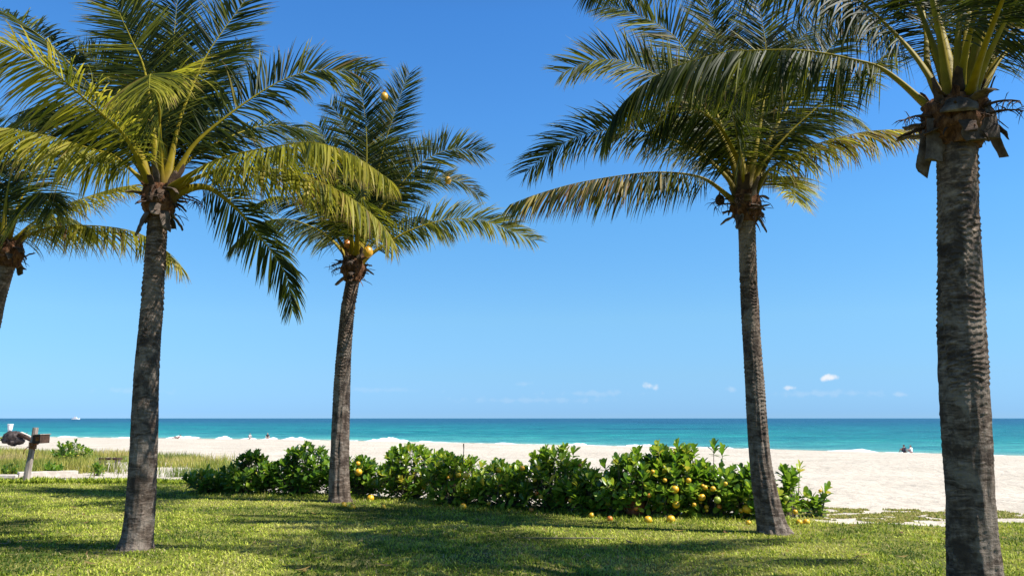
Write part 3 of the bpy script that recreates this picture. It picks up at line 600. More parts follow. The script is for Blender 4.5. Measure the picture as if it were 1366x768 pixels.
for t_, w_, z_ in ((-1, .1, .012), (-.4, 1, 0), (.3, .9, .004), (1, .1, .02)):
    c_ = LP + ld * (ll_ * t_)[:, None] + np.array([0, 0, z_]); rows += [c_ - ls * (lw * w_)[:, None], c_ + ls * (lw * w_)[:, None]]
LV_ = np.stack(rows, 1).reshape(-1, 3); b_ = (np.arange(nl_) * 8)[:, None]
LF_ = np.concatenate([b_ + np.array([[2 * q, 2 * q + 1, 2 * q + 3, 2 * q + 2]]) for q in range(3)], 1).reshape(-1, 4)
o = np_mesh('leaf_litter', LV_, LF_, M_FROND, attrs={'age': ('FACE', np.repeat(.72 + .28 * rng.random(nl_), 3))})
tag(o, 'scattered dry brown leaf bits lying in the lawn grass', 'leaf litter', kind='stuff')
o = blades('lawn_grass', X, Y, ez - .005, hh, .0095 + .008 * rng.random(len(X)) + Y * .0001, age, M_GRASS, 1.5)
tag(o, 'short sunlit green lawn grass in front of the hedge', 'grass', kind='stuff')

# dune grass on the left, behind the lawn
N = 170000
Y = 20.5 + 29 * rng.random(N) ** 1.1
X = (rng.random(N) * -.62) * Y - rng.random(N) * 3 - Y * .12 * 0 
X = -rng.random(N) * (Y * .68 + 3)
lim = -6.6 - (Y - 21) * .36 + 1.5 * (vnoise(X, Y, .6, 4) - .5)          # right-hand limit of the vegetation
e = edge_y(X)
gap = vfbm(X, Y, .45, 31, 4)
keep = (X < lim) & (Y > e + .75) & (rng.random(N) < np.clip((gap - .40) * 8, .02, 1)) & (Y > e + 1.2 + .9 * np.clip((X + 13) / 3, 0, 1) + .5 * vnoise(X, Y, .8, 77)) & (Y < 30 + np.clip(-X - 8, 0, 40) * 1.2)
X, Y, gap = X[keep], Y[keep], gap[keep]
age = np.clip(.34 + (vfbm(X, Y, .5, 40, 3) - .44) * 1.8 + (rng.random(len(X)) - .5) * .5, 0, 1)
o = blades('dune_grass', X, Y, ground_z(X, Y) - .01, (.14 + .34 * rng.random(len(X)) * (.5 + vnoise(X, Y, .5, 9))), .014 + .012 * rng.random(len(X)), age, M_DUNE, .7, segs=3)
tag(o, 'yellow green dune grass behind the wooden post', 'grass', kind='stuff')

# creeping ground cover spreading on the sand on the right
N = 170000
X = 3.6 + 12 * rng.random(N); Y = edge_y(X) + .1 + 2.7 * rng.random(N)
g = vfbm(X * .45, Y * 1.1, 1.0, 50, 4); dd = Y - edge_y(X)
g2 = vfbm(X, Y, 3.5, 52, 2)
keep = (g > .445 + .03 * np.abs(dd - 1.8)) & (g2 > .33) & (rng.random(N) < .6)
X, Y, g = X[keep], Y[keep], g[keep]
o = blades('ground_cover', X, Y, np.maximum(ground_z(X, Y), lawn_z(X, Y)) - .004, (.018 + .035 * rng.random(len(X))), .016 + .016 * rng.random(len(X)),
           np.clip(.4 + (rng.random(len(X)) - .4) * .9, 0, 1), M_DUNE, 1.3)
tag(o, 'low creeping plants spreading over sand at the lawn edge', 'ground cover', kind='stuff')
N = 30000
Y = 20.0 + 2.2 * rng.random(N); X = -6.5 - 12 * rng.random(N)
e = edge_y(X); dd = Y - e
g = vfbm(X, Y, 1.2, 60, 3)
keep = (dd > -1.4) & (dd < .35) & (g > .36)
X, Y = X[keep], Y[keep]
o = blades('ground_cover', X, Y, np.maximum(ground_z(X, Y), lawn_z(X, Y)) - .004, .06 + .10 * rng.random(len(X)), .03 + .02 * rng.random(len(X)),
           np.clip(.28 + (rng.random(len(X)) - .4) * .6, 0, 1), M_GRASS, 1.2)
tag(o, 'leafy ground cover along the path beside the post', 'ground cover', kind='stuff')

# ---------------------------------------------------------------- palms
def catmull(P, n):
    P = np.asarray(P, float)
    Q = np.vstack([2 * P[0] - P[1], P, 2 * P[-1] - P[-2]])
    out = []
    per = 12
    for i in range(len(P) - 1):
        p0, p1, p2, p3 = Q[i:i + 4]
        for t in np.linspace(0, 1, per, endpoint=False):
            out.append(.5 * ((2 * p1) + (-p0 + p2) * t + (2 * p0 - 5 * p1 + 4 * p2 - p3) * t * t + (-p0 + 3 * p1 - 3 * p2 + p3) * t ** 3))
    out.append(P[-1]); out = np.array(out)
    d = np.r_[0, np.cumsum(np.linalg.norm(np.diff(out, axis=0), axis=1))]
    u = np.linspace(0, d[-1], n)
    return np.stack([np.interp(u, d, out[:, k]) for k in range(3)], 1), d[-1]
def unit(v): return v / np.maximum(np.linalg.norm(v, axis=-1, keepdims=True), 1e-9)

def frond(parent, pts, opt, scale, rs):
    NP = 90
    C, L = catmull(pts, NP)
    T = unit(np.gradient(C, axis=0))
    out = unit(np.array([C[-1][0] - C[0][0], C[-1][1] - C[0][1], 0.0]))
    flat = unit(np.cross(T, np.array([0, 0, 1.0])) + 1e-4)                 # horizontal lateral
    flat_ref = unit(np.cross(out, np.array([0, 0, 1.0])))
    flat = unit(.4 * flat + .6 * flat_ref * np.sign(np.sum(flat * flat_ref, 1, keepdims=True) + 1e-9))
    facing = unit(np.cross(T, np.array([0, 1.0, -.15])))
    sgn = np.sign(np.sum(flat * facing, 1).mean() + 1e-6)
    S = unit((1 - opt['f']) * flat + opt['f'] * facing * sgn)
    S = unit(S - T * np.sum(S * T, 1, keepdims=True))
    Nn = unit(np.cross(S, T)); Nn = Nn * np.sign(Nn[:, 2:3] + 1e-6)
    # stalk
    n = 10; u = np.linspace(0, 1, NP)
    wd = scale * (.045 * np.exp(-u * 9) + .040 * (1 - u) ** 2.0 + .0035 + .05 * np.exp(-u * 32)); th = wd * .55
    a = np.arange(n) / n * 2 * np.pi
    ring = C[:, None, :] + S[:, None, :] * (np.cos(a)[None, :, None] * wd[:, None, None]) + Nn[:, None, :] * (np.sin(a)[None, :, None] * th[:, None, None])
    i = np.arange((NP - 1) * n); r, c = i // n, i % n
    F = np.stack([r * n + c, r * n + (c + 1) % n, (r + 1) * n + (c + 1) % n, (r + 1) * n + c], 1)
    # leaflets
    start = opt.get('s', .17)
    M = int((1 - start) * L / .0175 * opt.get('n', 1.0))
    us, ps, side = [], [], []
    tt = start + (1 - start) * (np.arange(M) + .5) / M
    uu = np.concatenate([tt, tt]) + rs.normal(0, .002, 2 * M); sd_ = np.r_[np.ones(M), -np.ones(M)]
    uu = np.clip(uu, start, .998)
    keep = rs.random(2 * M) > .04 + .12 * opt.get('dry', 0)
    uu, sd_ = uu[keep], sd_[keep]; m = len(uu)
    at = lambda A: np.stack([np.interp(uu, u, A[:, k]) for k in range(3)], 1)
    p = at(C); t = unit(at(T)); sv = unit(at(S)) * sd_[:, None]; nv = unit(at(Nn))
    v = (uu - start) / (1 - start)
    prof = np.clip(.62 + 1.6 * v, 0, 1) * np.clip(1.12 - .55 * v ** 2.2, .3, 1.1) * np.where(v > .93, 1 - (v - .93) * 4, 1)
    ll = opt.get('L', .77) * scale * prof * rs.uniform(.82, 1.08, m)
    # leaflets bundle a little, as wind-combed ones do
    grp = np.sin(uu * L * 23 + rs.random() * 6) * .10
    ang = np.radians(76 - 40 * v ** 1.3 + rs.normal(0, 5.5, m)) + grp
    lift = .28 * rs.uniform(.3, 1.3, m) * (1 - .5 * opt['f'])
    hang = max(0, opt['d'] - .55) * 1.5
    d = unit(sv * np.sin(ang)[:, None] * (1 - .35 * min(hang, 1)) + t * np.cos(ang)[:, None] + nv * (lift * max(0, 1 - 1.6 * hang))[:, None] + np.array([0, 0, -1.0]) * (hang * rs.uniform(.6, 1.3, m))[:, None])
    segs = 5; pos = p + sv * (np.interp(uu, u, wd) * .7)[:, None]
    wv = t - d * np.sum(t * d, 1, keepdims=True); wv = unit(wv)
    tw = rs.normal(0, .45, m)
    nrm = np.cross(d, wv)
    wv = unit(wv * np.cos(tw)[:, None] + nrm * np.sin(tw)[:, None])
    W = .0118 * opt.get('w', 1.0) * scale * rs.uniform(.8, 1.2, m) * np.clip(.6 + v * 2, .6, 1) * np.where(v > .8, 1 - (v - .8) * 2, 1)
    wp = (.55, 1, 1, .78, .45, .06)
    lv = []; g = np.array([0, 0, -1.0])
    kd = opt['d'] * rs.uniform(.6, 1.25, m)
    wind = np.array([-.10, -.02, 0])
    for k in range(segs + 1):
        wv = unit(wv - d * np.sum(wv * d, 1, keepdims=True))
        lv += [pos - wv * (W * wp[k])[:, None], pos + wv * (W * wp[k])[:, None]]
        pos = pos + d * (ll / segs)[:, None]
        d = unit(d + (g + wind)[None] * (kd * (.10 + .09 * k))[:, None] + rs.normal(0, .02, (m, 3)))
    K = (segs + 1) * 2
    LV = np.stack(lv, 1).reshape(-1, 3)
    b = (np.arange(m) * K)[:, None]
    LF = np.concatenate([b + np.array([[2 * q, 2 * q + 1, 2 * q + 3, 2 * q + 2]]) for q in range(segs)], 1).reshape(-1, 4)
    y0 = opt['y']; dryf = opt.get('dry', 0)
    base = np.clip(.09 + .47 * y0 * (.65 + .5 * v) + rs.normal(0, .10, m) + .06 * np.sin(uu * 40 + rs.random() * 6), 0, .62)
    dr = rs.random(m) < dryf * np.clip(v * 1.8, 0, 1) + .012
    base[dr] = rs.uniform(.68, 1.0, dr.sum())
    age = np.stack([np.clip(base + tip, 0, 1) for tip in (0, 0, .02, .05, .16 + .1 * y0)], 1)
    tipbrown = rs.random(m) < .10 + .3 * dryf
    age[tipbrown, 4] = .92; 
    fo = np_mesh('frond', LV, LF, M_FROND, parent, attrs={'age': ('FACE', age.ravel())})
    np_mesh('stalk', ring.reshape(-1, 3), F, M_STALK, fo, attrs={'age': ('POINT', np.repeat(u, n))})
    return fo

def trunk(parent, data, seed, ring_step=.062):
    pts = np.array([d[:3] for d in data]); rad = np.array([d[3] for d in data])
    pts[0, 2] = -.06
    L0 = np.linalg.norm(np.diff(pts, axis=0), axis=1).sum()
    n = 72; NH = int(L0 / .0085)
    C, L = catmull(pts, NH)
    d = np.r_[0, np.cumsum(np.linalg.norm(np.diff(pts, axis=0), axis=1))] / L0
    u = np.linspace(0, 1, NH)
    rr = np.interp(u, d, rad) * .87
    k = np.ones(31) / 31; rr = np.convolve(np.pad(rr, 15, mode='edge'), k, 'valid')
    T = unit(np.gradient(C, axis=0))
    A = unit(np.cross(T, np.array([0, 1.0, 0]))); B = np.cross(T, A)
    a = np.arange(n) / n * 2 * np.pi
    hh = (u * L)[:, None] + 0 * a[None]; aa = a[None] + 0 * hh
    ca, sa = np.cos(aa), np.sin(aa)
    wob = vfbm(ca * 2 + 5, sa * 2 + hh * 2.0, 1.0, seed, 3)
    wob2 = vfbm(ca * 1.2 + 9, sa * 1.2 + hh * 6, 1.0, seed + 4, 2)
    ph = hh / ring_step + (wob - .44) * 3.4 + 3.2 * (vnoise(hh * 3.1, 0 * hh, 1.0, seed) - .5) + 1.2 * (vnoise(ca * 2.2 + 4, sa * 2.2 + hh * 5, 1.0, seed + 31) - .5)
    msk = np.clip((vfbm(ca * 1.6 + 7, sa * 1.6 + hh * 3.2, 1.0, seed + 21, 3) - .40 + .20 * u[:, None]) * 4.5, 0, 1.4)
    fr = ph - np.floor(ph)
    amp = .021 * np.clip(.25 + u[:, None] * 1.1, 0, 1) * (.3 + 1.2 * wob2) * msk
    ridge = amp * (np.where(fr < .16, fr / .16, 1 - ((fr - .16) / .84) ** .7 * .95) - .4)
    rough = (vfbm(ca * 7 + 3, sa * 7 + hh * 3, 1.0, seed + 7, 3) - .44) * .05 * (1 - .55 * u[:, None])
    vert = (vnoise(ca * 4.5 + 20 + hh * .35, sa * 4.5 + 20, 1.0, seed + 2) - .5) * .026 * np.clip(1.0 - u[:, None] * 1.4, .1, 1)
    foot = np.clip(1 - hh / .24, 0, 1) ** 2 * (.05 + .08 * vnoise(ca * 2.5 + 9, sa * 2.5 + 9, 1.0, seed))
    RR = rr[:, None] * (1 + .05 * (vnoise(ca + 3, sa + hh * .9, 1.0, seed + 11) - .5)) + ridge + rough * rr[:, None] * 5 + vert + foot
    V = C[:, None] + A[:, None] * (ca * RR)[..., None] + B[:, None] * (sa * RR)[..., None]
    i = np.arange((NH - 1) * n); r, c = i // n, i % n
    F = np.stack([r * n + c, (r + 1) * n + c, (r + 1) * n + (c + 1) % n, r * n + (c + 1) % n], 1)
    scar = np.clip(np.minimum(fr, 1 - fr) * 2 + (1 - np.clip(msk, 0, 1)) * .5 + (1 - u[:, None]) ** 1.5 * .6, 0, 1)
    return np_mesh('trunk', V.reshape(-1, 3), F, M_BARK, parent, attrs={'scar': ('POINT', scar), 'high': ('POINT', u[:, None] + 0 * hh)})

def slab(mb, p, d0, length, w0, w1, th, curl, up=Vector((0, 0, 1)), segs=6):
    """a cut leaf base: a thick tapering curved slab"""
    d = Vector(d0).normalized(); p = Vector(p)
    side = d.cross(up if abs(d.dot(up)) < .95 else Vector((0, 1, 0))).normalized(); rings = []
    for k in range(segs + 1):
        t = k / segs; w = w0 + (w1 - w0) * t; nn = side.cross(d).normalized(); h = th * (1 - .4 * t)
        e = random.uniform(-.03, .03) if k == segs else 0
        p = p + side * random.uniform(-.06, .06) * w0 + nn * random.uniform(-.06, .06) * w0; w *= random.uniform(.88, 1.1)
        rings.append([mb.bm.verts.new(p + side * (sx * w / 2) + nn * (sy * h / 2) + d * (e * sx + (random.uniform(-.02, .02) if k == segs else 0)) + nn * random.uniform(-.004, .004)) for sx, sy in ((-1, -.4), (-.5, -1), (.5, -1), (1, -.4), (1, .4), (.5, 1), (-.5, 1), (-1, .4))])
        p = p + d * (length / segs); d = (d + Vector((0, 0, -curl / segs))).normalized()
    for A_, B_ in zip(rings, rings[1:]):
        for k in range(8): mb.bm.faces.new((A_[k], A_[(k + 1) % 8], B_[(k + 1) % 8], B_[k]))
    mb.bm.faces.new(rings[0][::-1]); mb.bm.faces.new(rings[-1])

def crown_heart(parent, top, r, height, seed, nstub, explicit=()):
    """fibre wrapped heart of the crown with old leaf bases round it"""
    top = Vector(top); rs = random.Random(seed)
    mb = MB(); nh, n = 26, 40; rings = []
    for i in range(nh):
        t = i / (nh - 1); z = -.05 + t * height
        prof = r * (1.02 + .55 * math.sin(min(t * 1.6, 1) * math.pi / 2 * 1.0) * (1 if t < .5 else 1 - (t - .5) * 1.15))
        ring = []
        for k in range(n):
            a = 2 * math.pi * k / n
            q = Vector((math.cos(a) * 2.2, math.sin(a) * 2.2, t * 3 + seed))
            f = 1 + .26 * noise.fractal(q, .8, 2.1, 4) + .10 * noise.noise(Vector((a * 5, t * 2, seed)))
            ring.append(mb.bm.verts.new(top + Vector((math.cos(a) * prof * f, math.sin(a) * prof * f, z + .03 * noise.noise(q * 2)))))
        rings.append(ring)
    for A_, B_ in zip(rings, rings[1:]):
        for k in range(n): mb.bm.faces.new((A_[k], A_[(k + 1) % n], B_[(k + 1) % n], B_[k]))
    mb.bm.faces.new(rings[0][::-1]); mb.bm.faces.new(rings[-1])
    mb.build('fibre_sheath', M_FIBRE, parent)
    for (az, z, ln, w0, w1, droop, curl) in explicit:
        a = R(az); dr = Vector((math.cos(a) * math.cos(R(droop)), math.sin(a) * math.cos(R(droop)), -math.sin(R(droop))))
        m2 = MB(); slab(m2, top + Vector((math.cos(a) * r * 1.15, math.sin(a) * r * 1.15, z)), dr, ln, w0, w1, .045, curl)
        m2.build('leaf_base', M_STUB, parent, bevel=.006)
    for k in range(nstub):
        a = 2 * math.pi * (k * .382 + rs.random() * .1); z = rs.uniform(0.0, height * .75)
        dp = R(rs.uniform(-40, 55)); dr = Vector((math.cos(a) * math.cos(dp), math.sin(a) * math.cos(dp), -math.sin(dp)))
        m2 = MB(); slab(m2, top + Vector((math.cos(a) * r * 1.1, math.sin(a) * r * 1.1, z)), dr, rs.uniform(.12, .26) * r / .14, rs.uniform(.10, .16) * r / .14, rs.uniform(.04, .10) * r / .14, .03, rs.uniform(0, 1.4))
        m2.build('leaf_base', M_STUB if rs.random() < .5 else M_DARK, parent, bevel=.005)
    # old sheaths standing between the stalks
    for k in range(14):
        a = k * 2.4 + rs.random() * .8; q = r * rs.uniform(.75, 1.25); m2 = MB()
        dr = Vector((math.cos(a) * .38, math.sin(a) * .38, 1))
        slab(m2, top + Vector((math.cos(a) * q, math.sin(a) * q, height * rs.uniform(.45, .85))), dr, rs.uniform(.16, .36), .14 * rs.uniform(.6, 1.1), .14 * rs.uniform(.15, .6), .025, rs.uniform(-.2, .9), up=Vector((-math.sin(a), math.cos(a), 0)).cross(dr))
        m2.build('old_sheath', (M_FIBRE, M_DARK, M_STUB)[k % 3], parent, bevel=.004)
    # torn fibre strips and dry flower stalks
    for k in range(24):
        mb = MB(); a = rs.random() * 6.283; z = rs.uniform(-.03, height * .9)
        p = top + Vector((math.cos(a) * r * 1.25, math.sin(a) * r * 1.25, z)); d = Vector((math.cos(a), math.sin(a), rs.uniform(-1.2, .4)))
        slab(mb, p, d, rs.uniform(.10, .26), rs.uniform(.02, .06), .005, .006, rs.uniform(.2, 2.0), segs=4)
        mb.build('torn_fibre', M_DARK if k % 3 else M_FIBRE, parent)
    for k in range(3):
        a = rs.random() * 6.283; mb = MB(); z = rs.uniform(height * .35, height * .8)
        p = top + Vector((math.cos(a) * r * 1.3, math.sin(a) * r * 1.3, z)); d = Vector((math.cos(a), math.sin(a), .1))
        stem = []
        for j in range(6):
            stem.append(p.copy()); p = p + d * .07; d = (d + Vector((0, 0, -.14))).normalized()
        mb.tube(stem, [.016, .014, .012, .010, .008, .006], 6)
        for j in range(16):
            q = stem[rs.randrange(2, 6)]; dd = Vector((rs.uniform(-1, 1), rs.uniform(-1, 1), rs.uniform(-1.0, .5))).normalized()
            mb.tube([q, q + dd * .07, q + dd * .12 + Vector((0, 0, -.03))], [.005, .004, .001], 4)
        mb.build('flower_stalk', M_DARK, parent)

def make_palm(key, label, seed, heart_h=.42, nstub=14, explicit=(), cocos=(), hang=()):
    D = PALM_DATA[key]; rs = np.random.default_rng(seed)
    b = D['trunk'][0]
    root = empty('coconut_palm', (b[0], b[1], 0))
    tag(root, label, 'palm tree', 'coconut palms on the lawn')
    trunk(root, D['trunk'], seed * 1.3)
    top = D['trunk'][-1]; r = top[3]
    crown_heart(root, top[:3], r, heart_h, seed, nstub, explicit)
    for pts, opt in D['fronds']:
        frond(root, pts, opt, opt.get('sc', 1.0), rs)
    for (p, rad, mt) in cocos:
        mb = MB(); mb.ball((0, 0, 0), rad, (1, 1, 1.22), .06, 20, 1.2)
        for v in mb.bm.verts:                                            # three blunt sides of a coconut
            a = math.atan2(v.co.y, v.co.x); v.co.x *= 1 + .05 * math.cos(3 * a); v.co.y *= 1 + .05 * math.cos(3 * a)
        c = Vector(p)
        bmesh.ops.translate(mb.bm, verts=mb.bm.verts, vec=c)
        co = mb.build('coconut', mt, root)
        mb = MB(); mb.tube([c + Vector((0, 0, rad * 1.15)), c + Vector((.0, 0, rad * 1.5)), c + Vector((.03, .02, rad * 2.2))], [rad * .35, rad * .18, rad * .12], 8)
        mb.build('stem', M_STALK, co)
    return root

make_palm('A', 'coconut palm with thick grey trunk left of centre and bright yellow green fronds', 3, .42, 14,
          explicit=((225, -.02, .30, .18, .13, 62, .4), (-40, .0, .26, .15, .11, 70, .3), (-75, .10, .2, .15, .10, 60, .4)))
make_palm('B', 'coconut palm farthest back with yellow coconuts, its trunk rising through the hedge', 5, .50, 16,
          cocos=(((-2.661, 15.9, 8.214), .075, M_COCO), ((-1.357, 16.4, 6.555), .07, M_COCO), ((-2.812, 15.38, 4.80), .095, M_COCO),
                 ((-3.489, 14.4, 5.582), .06, M_COCO), ((-3.25, 15.5, 4.98), .075, M_FRUIT_O)))
make_palm('C', 'coconut palm right of centre, trunk curving at the foot beside the hedge', 8, .46, 16,
          explicit=((215, .05, .24, .16, .10, 70, .5), (-20, .02, .24, .12, .07, 60, .6)),
          cocos=(((3.12, 11.7, 4.83), .07, M_DARK),))
make_palm('D', 'coconut palm nearest the camera at the right edge with a broad dark trunk', 12, .46, 10,
          explicit=((195, .20, .42, .20, .16, 76, .2), (-14, .26, .46, .22, .19, 70, .2), (-52, .34, .40, .22, .17, 78, .1), (-115, .36, .20, .20, .32, 55, .4), (-85, .18, .26, .24, .20, 80, .1),
                    (172, .12, .42, .15, .13, 76, .2), (15, .3, .34, .10, .05, 20, .3), (60, .2, .3, .16, .1, 40, .5), (120, .2, .34, .16, .1, 50, .5)))
make_palm('Z', 'leaning coconut palm cut off by the left edge of the picture', 17, .42, 12)

# ---------------------------------------------------------------- hedge of flowering-fruit shrubs
def leaf_template():
    """obovate leaf, unit length along +x, folded a little about the midrib and curling down at the tip"""
    us = np.array([0, .22, .48, .74, .92, 1.0]); ws = np.array([.03, .12, .215, .25, .17, .03])
    V, F = [], []
    for u, w in zip(us, ws):
        zc = -.12 * u ** 2
        V += [(u, -w, zc + w * .28), (u, 0, zc), (u, w, zc + w * .28)]
    for k in range(len(us) - 1):
        a = 3 * k; F += [(a, a + 1, a + 4, a + 3), (a + 1, a + 2, a + 5, a + 4)]
    return np.array(V), np.array(F)
LTV, LTF = leaf_template()

def leaves_mesh(P, D, U, L, age, name, mat, parent, wide=1.0):
    """P origin, D direction, U up-side of each leaf, L length"""
    D = unit(D); Sd = unit(np.cross(U, D)); U = np.cross(D, Sd)
    V = P[:, None] + D[:, None] * (LTV[None, :, 0:1] * L[:, None, None]) + Sd[:, None] * (LTV[None, :, 1:2] * L[:, None, None] * wide) + U[:, None] * (LTV[None, :, 2:3] * L[:, None, None])
    m = len(P); K = len(LTV)
    F = ((np.arange(m) * K)[:, None, None] + LTF[None]).reshape(-1, 4)
    return np_mesh(name, V.reshape(-1, 3), F, mat, parent, attrs={'age': ('FACE', np.repeat(age, len(LTF)))})

def shrub(cx, cy, h, wx, wy, label, seed, n=95, leaf=.115, group='shrubs of the fruiting hedge', yellow=0.0, name='shrub', low=.12, mat=None, cat='shrub', spikes=()):
    rs = np.random.default_rng(seed); mat = mat or M_SHRUB
    z0 = float(np.maximum(ground_z(cx, cy), lawn_z(cx, cy)))
    root = empty(name, (cx, cy, z0)); tag(root, label, cat, group)
    # shoot tips: spread through a lumpy dome, denser to the outside
    T = []
    while len(T) < n:
        a = rs.random() * 2 * np.pi; q = rs.random() ** .45; zz = low + (1 - low) * rs.random() ** .8
        lim = math.sqrt(max(0, 1 - ((zz - .42) / .60) ** 2)) if zz > .42 else .75 + .25 * zz / .42
        rr = q * lim
        x, y = rr * math.cos(a) * wx, rr * math.sin(a) * wy
        top = .70 + .42 * float(vnoise(x * 1.0 + cx, y + cy, 2.4, seed))
        T.append((x, y, zz * (h - .06) * top))
    for s_ in spikes: T.append(s_)
    T = np.array(T)
    st = MB(); P, D, U, Ls, ag = [], [], [], [], []
    for x, y, z in T:
        tip = Vector((cx + x, cy + y, z0 + z)); b = Vector((cx + x * .12 + rs.normal() * .03, cy + y * .12 + rs.normal() * .03, z0 - .03))
        mid = b.lerp(tip, .55) + Vector((x * .18, y * .18, -z * .02)) + Vector(rs.normal(0, .02, 3))
        st.tube([b, mid, tip], [.011, .008, .005], 5, cap=False)
        axis = (Vector((x * .9 / max(wx, .1), y * .9 / max(wy, .1), .55 + .9 * z / h)) + Vector(rs.normal(0, .22, 3))).normalized()
        k = rs.integers(9, 14); lush = rs.normal(0, .10)
        up = axis; e1 = up.orthogonal().normalized(); e2 = up.cross(e1)
        for j in range(k):
            t = j / (k - 1); az = j * 2.39996 + rs.random() * .4
            el = R(12 + 78 * t + rs.normal() * 9)
            dr = up * math.cos(el) + (e1 * math.cos(az) + e2 * math.sin(az)) * math.sin(el)
            p = tip - up * (.11 * t * leaf / .115)
            P.append(p); D.append(dr); U.append(up + Vector((0, 0, .25))); Ls.append(leaf * (.62 + .5 * math.sin(math.pi * min(1, .25 + .75 * t))) * rs.uniform(.8, 1.15))
            a_ = .30 + lush + rs.normal() * .10 + .10 * (1 - t) + yellow * rs.random() * .5
            if rs.random() < .035 + yellow * .12: a_ = rs.uniform(.78, .98)
            ag.append(min(1, max(0, a_)))
    # a scatter of bigger low leaves hanging under the dome
    for j in range(int(n * 1.25)):
        a = rs.random() * 6.283; q = rs.uniform(.5, 1.0); zz = rs.uniform(.06, .5) * h
        x, y = q * math.cos(a) * wx * .85, q * math.sin(a) * wy * .85
        P.append(Vector((cx + x, cy + y, z0 + zz))); D.append(Vector((math.cos(a) + rs.normal() * .5, math.sin(a) + rs.normal() * .5, rs.uniform(-.9, .4))))
        U.append(Vector((math.cos(a) * .5, math.sin(a) * .5, 1))); Ls.append(leaf * rs.uniform(.8, 1.25)); ag.append(min(1, max(0, rs.normal(.42 + yellow * .5, .18))))
    st.build('stems', M_STEM, root)
    leaves_mesh(np.array(P), np.array(D), np.array(U), np.array(Ls), np.array(ag), 'foliage', mat, root)
    return root

hedge_labels = [
 'small dark low shrub at the far left end of the hedge',
 'dark shaded shrub second from the left end of the hedge',
 'tall dark shrub third from the left end of the hedge',
 'dark green shrub directly left of the palm trunk in the hedge',
 'shrub directly right of the palm trunk with two yellow fruits',
 'shrub with a thin bare twig above it, second right of the trunk in the hedge',
 'shrub carrying a row of three yellow fruits side by side',
 'bright yellow green shrub in the middle of the hedge with a tall leafy shoot',
 'lowest stretch of the middle hedge, a shrub with two yellow fruits near the ground',
 'dense dark green shrub with a terracotta pot under it',
 'tallest shrub of the hedge with large orange yellow fruits',
 'bushy shrub left of the curved palm trunk with several orange fruits',
 'low shrub behind the curved palm trunk foot with a big yellow fruit',
 'open shrub right of the curved palm trunk with yellow fruits',
 'thin sparse sprig at the right end of the hedge']
shr = []
for i, ((x, y, h), lab) in enumerate(zip(HEDGE, hedge_labels)):
    wx, wy, n = .76, .55, 112
    if i == 10: h -= .06
    yl = .12
    sp = ()
    if i == 0: wx, n = .55, 52
    if i < 4: yl = .0  # left shrubs: palm shade put into duller leaf colour
    if i in (4, 5, 6, 7): yl = .5  # sunlit look put into yellower leaves from here rightward
    if i > 7: yl = .32
    if i in (7, 10, 11): sp = ((.12, -.05, h + .02), (-.2, 0, h - .02), (.3, .1, h - .05))
    if i == 12: wx, n = .55, 60
    if i == 13: wx, wy, n = .42, .36, 32; sp = ((.22, 0, h + .05), (.1, 0, h - .1))
    if i == 14: wx, wy, n = .16, .14, 5; sp = ((.18, 0, h + .02), (.12, 0, h - .12), (.05, 0, h - .24), (-.14, 0, .2), (-.2, 0, .14))
    shr.append(shrub(x, y, h, wx, wy, lab, 100 + i, n, .152, yellow=yl, spikes=sp))
    if i in (1, 2, 4, 5, 6, 7, 8, 9, 10, 11):        # the hedge is two plants deep in places: further stems of the same shrub
        pass
mb = MB(); mb.tube([(-.93, 15.3, .75), (-.90, 15.3, 1.0), (-.905, 15.3, 1.13)], [.008, .007, .012], 6); mb.build('bare_twig', M_STEM, shr[5])
HX = np.array([h[0] for h in HEDGE])
def fruit_mesh(name, c, r, mt, parent=None, loc=None):
    mb = MB(); mb.ball((0, 0, 0), r, (1, 1, .95), .05, 20, 1.5)
    for v in mb.bm.verts:
        if v.co.z > r * .8: v.co.z -= (v.co.z - r * .8) * .5
    bmesh.ops.translate(mb.bm, verts=mb.bm.verts, vec=Vector(c))
    o_ = mb.build(name, mt, parent, loc=loc)
    m2 = MB(); c = Vector(c)
    m2.tube([c + Vector((0, 0, r * .82)), c + Vector((0, 0, r * 1.1))], [r * .18, r * .10], 8)
    if loc is not None: bmesh.ops.translate(m2.bm, verts=m2.bm.verts, vec=-Vector(loc))
    s_ = m2.build('calyx', M_STEM, None); s_.parent = o_
    return o_
_r = random.Random(5)
for _ in range(24):
    i = _r.choice((4, 4, 5, 6, 6, 7, 7, 8, 9, 10, 10, 10, 11, 11, 11, 12, 12, 13))
    hx, hy, hh_ = HEDGE[i]
    FRUIT.append([hx + _r.uniform(-.5, .5), hy - _r.uniform(.36, .50), _r.uniform(.14, .78) * hh_, _r.uniform(.028, .05)])
for k, (x, y, z, r) in enumerate(FRUIT):
    mt = M_FRUIT_G if k in (24, 30, 31, 32) else (M_FRUIT_O if k in (11, 14, 23, 33) or (k > 35 and k % 4 == 1) else M_FRUIT)
    if z < .12: continue
    i = int(np.argmin(np.abs(HX - x)))
    fruit_mesh('fruit', (x, y + (.06 if k % 3 else -.04), z), r * .8, mt, shr[i])
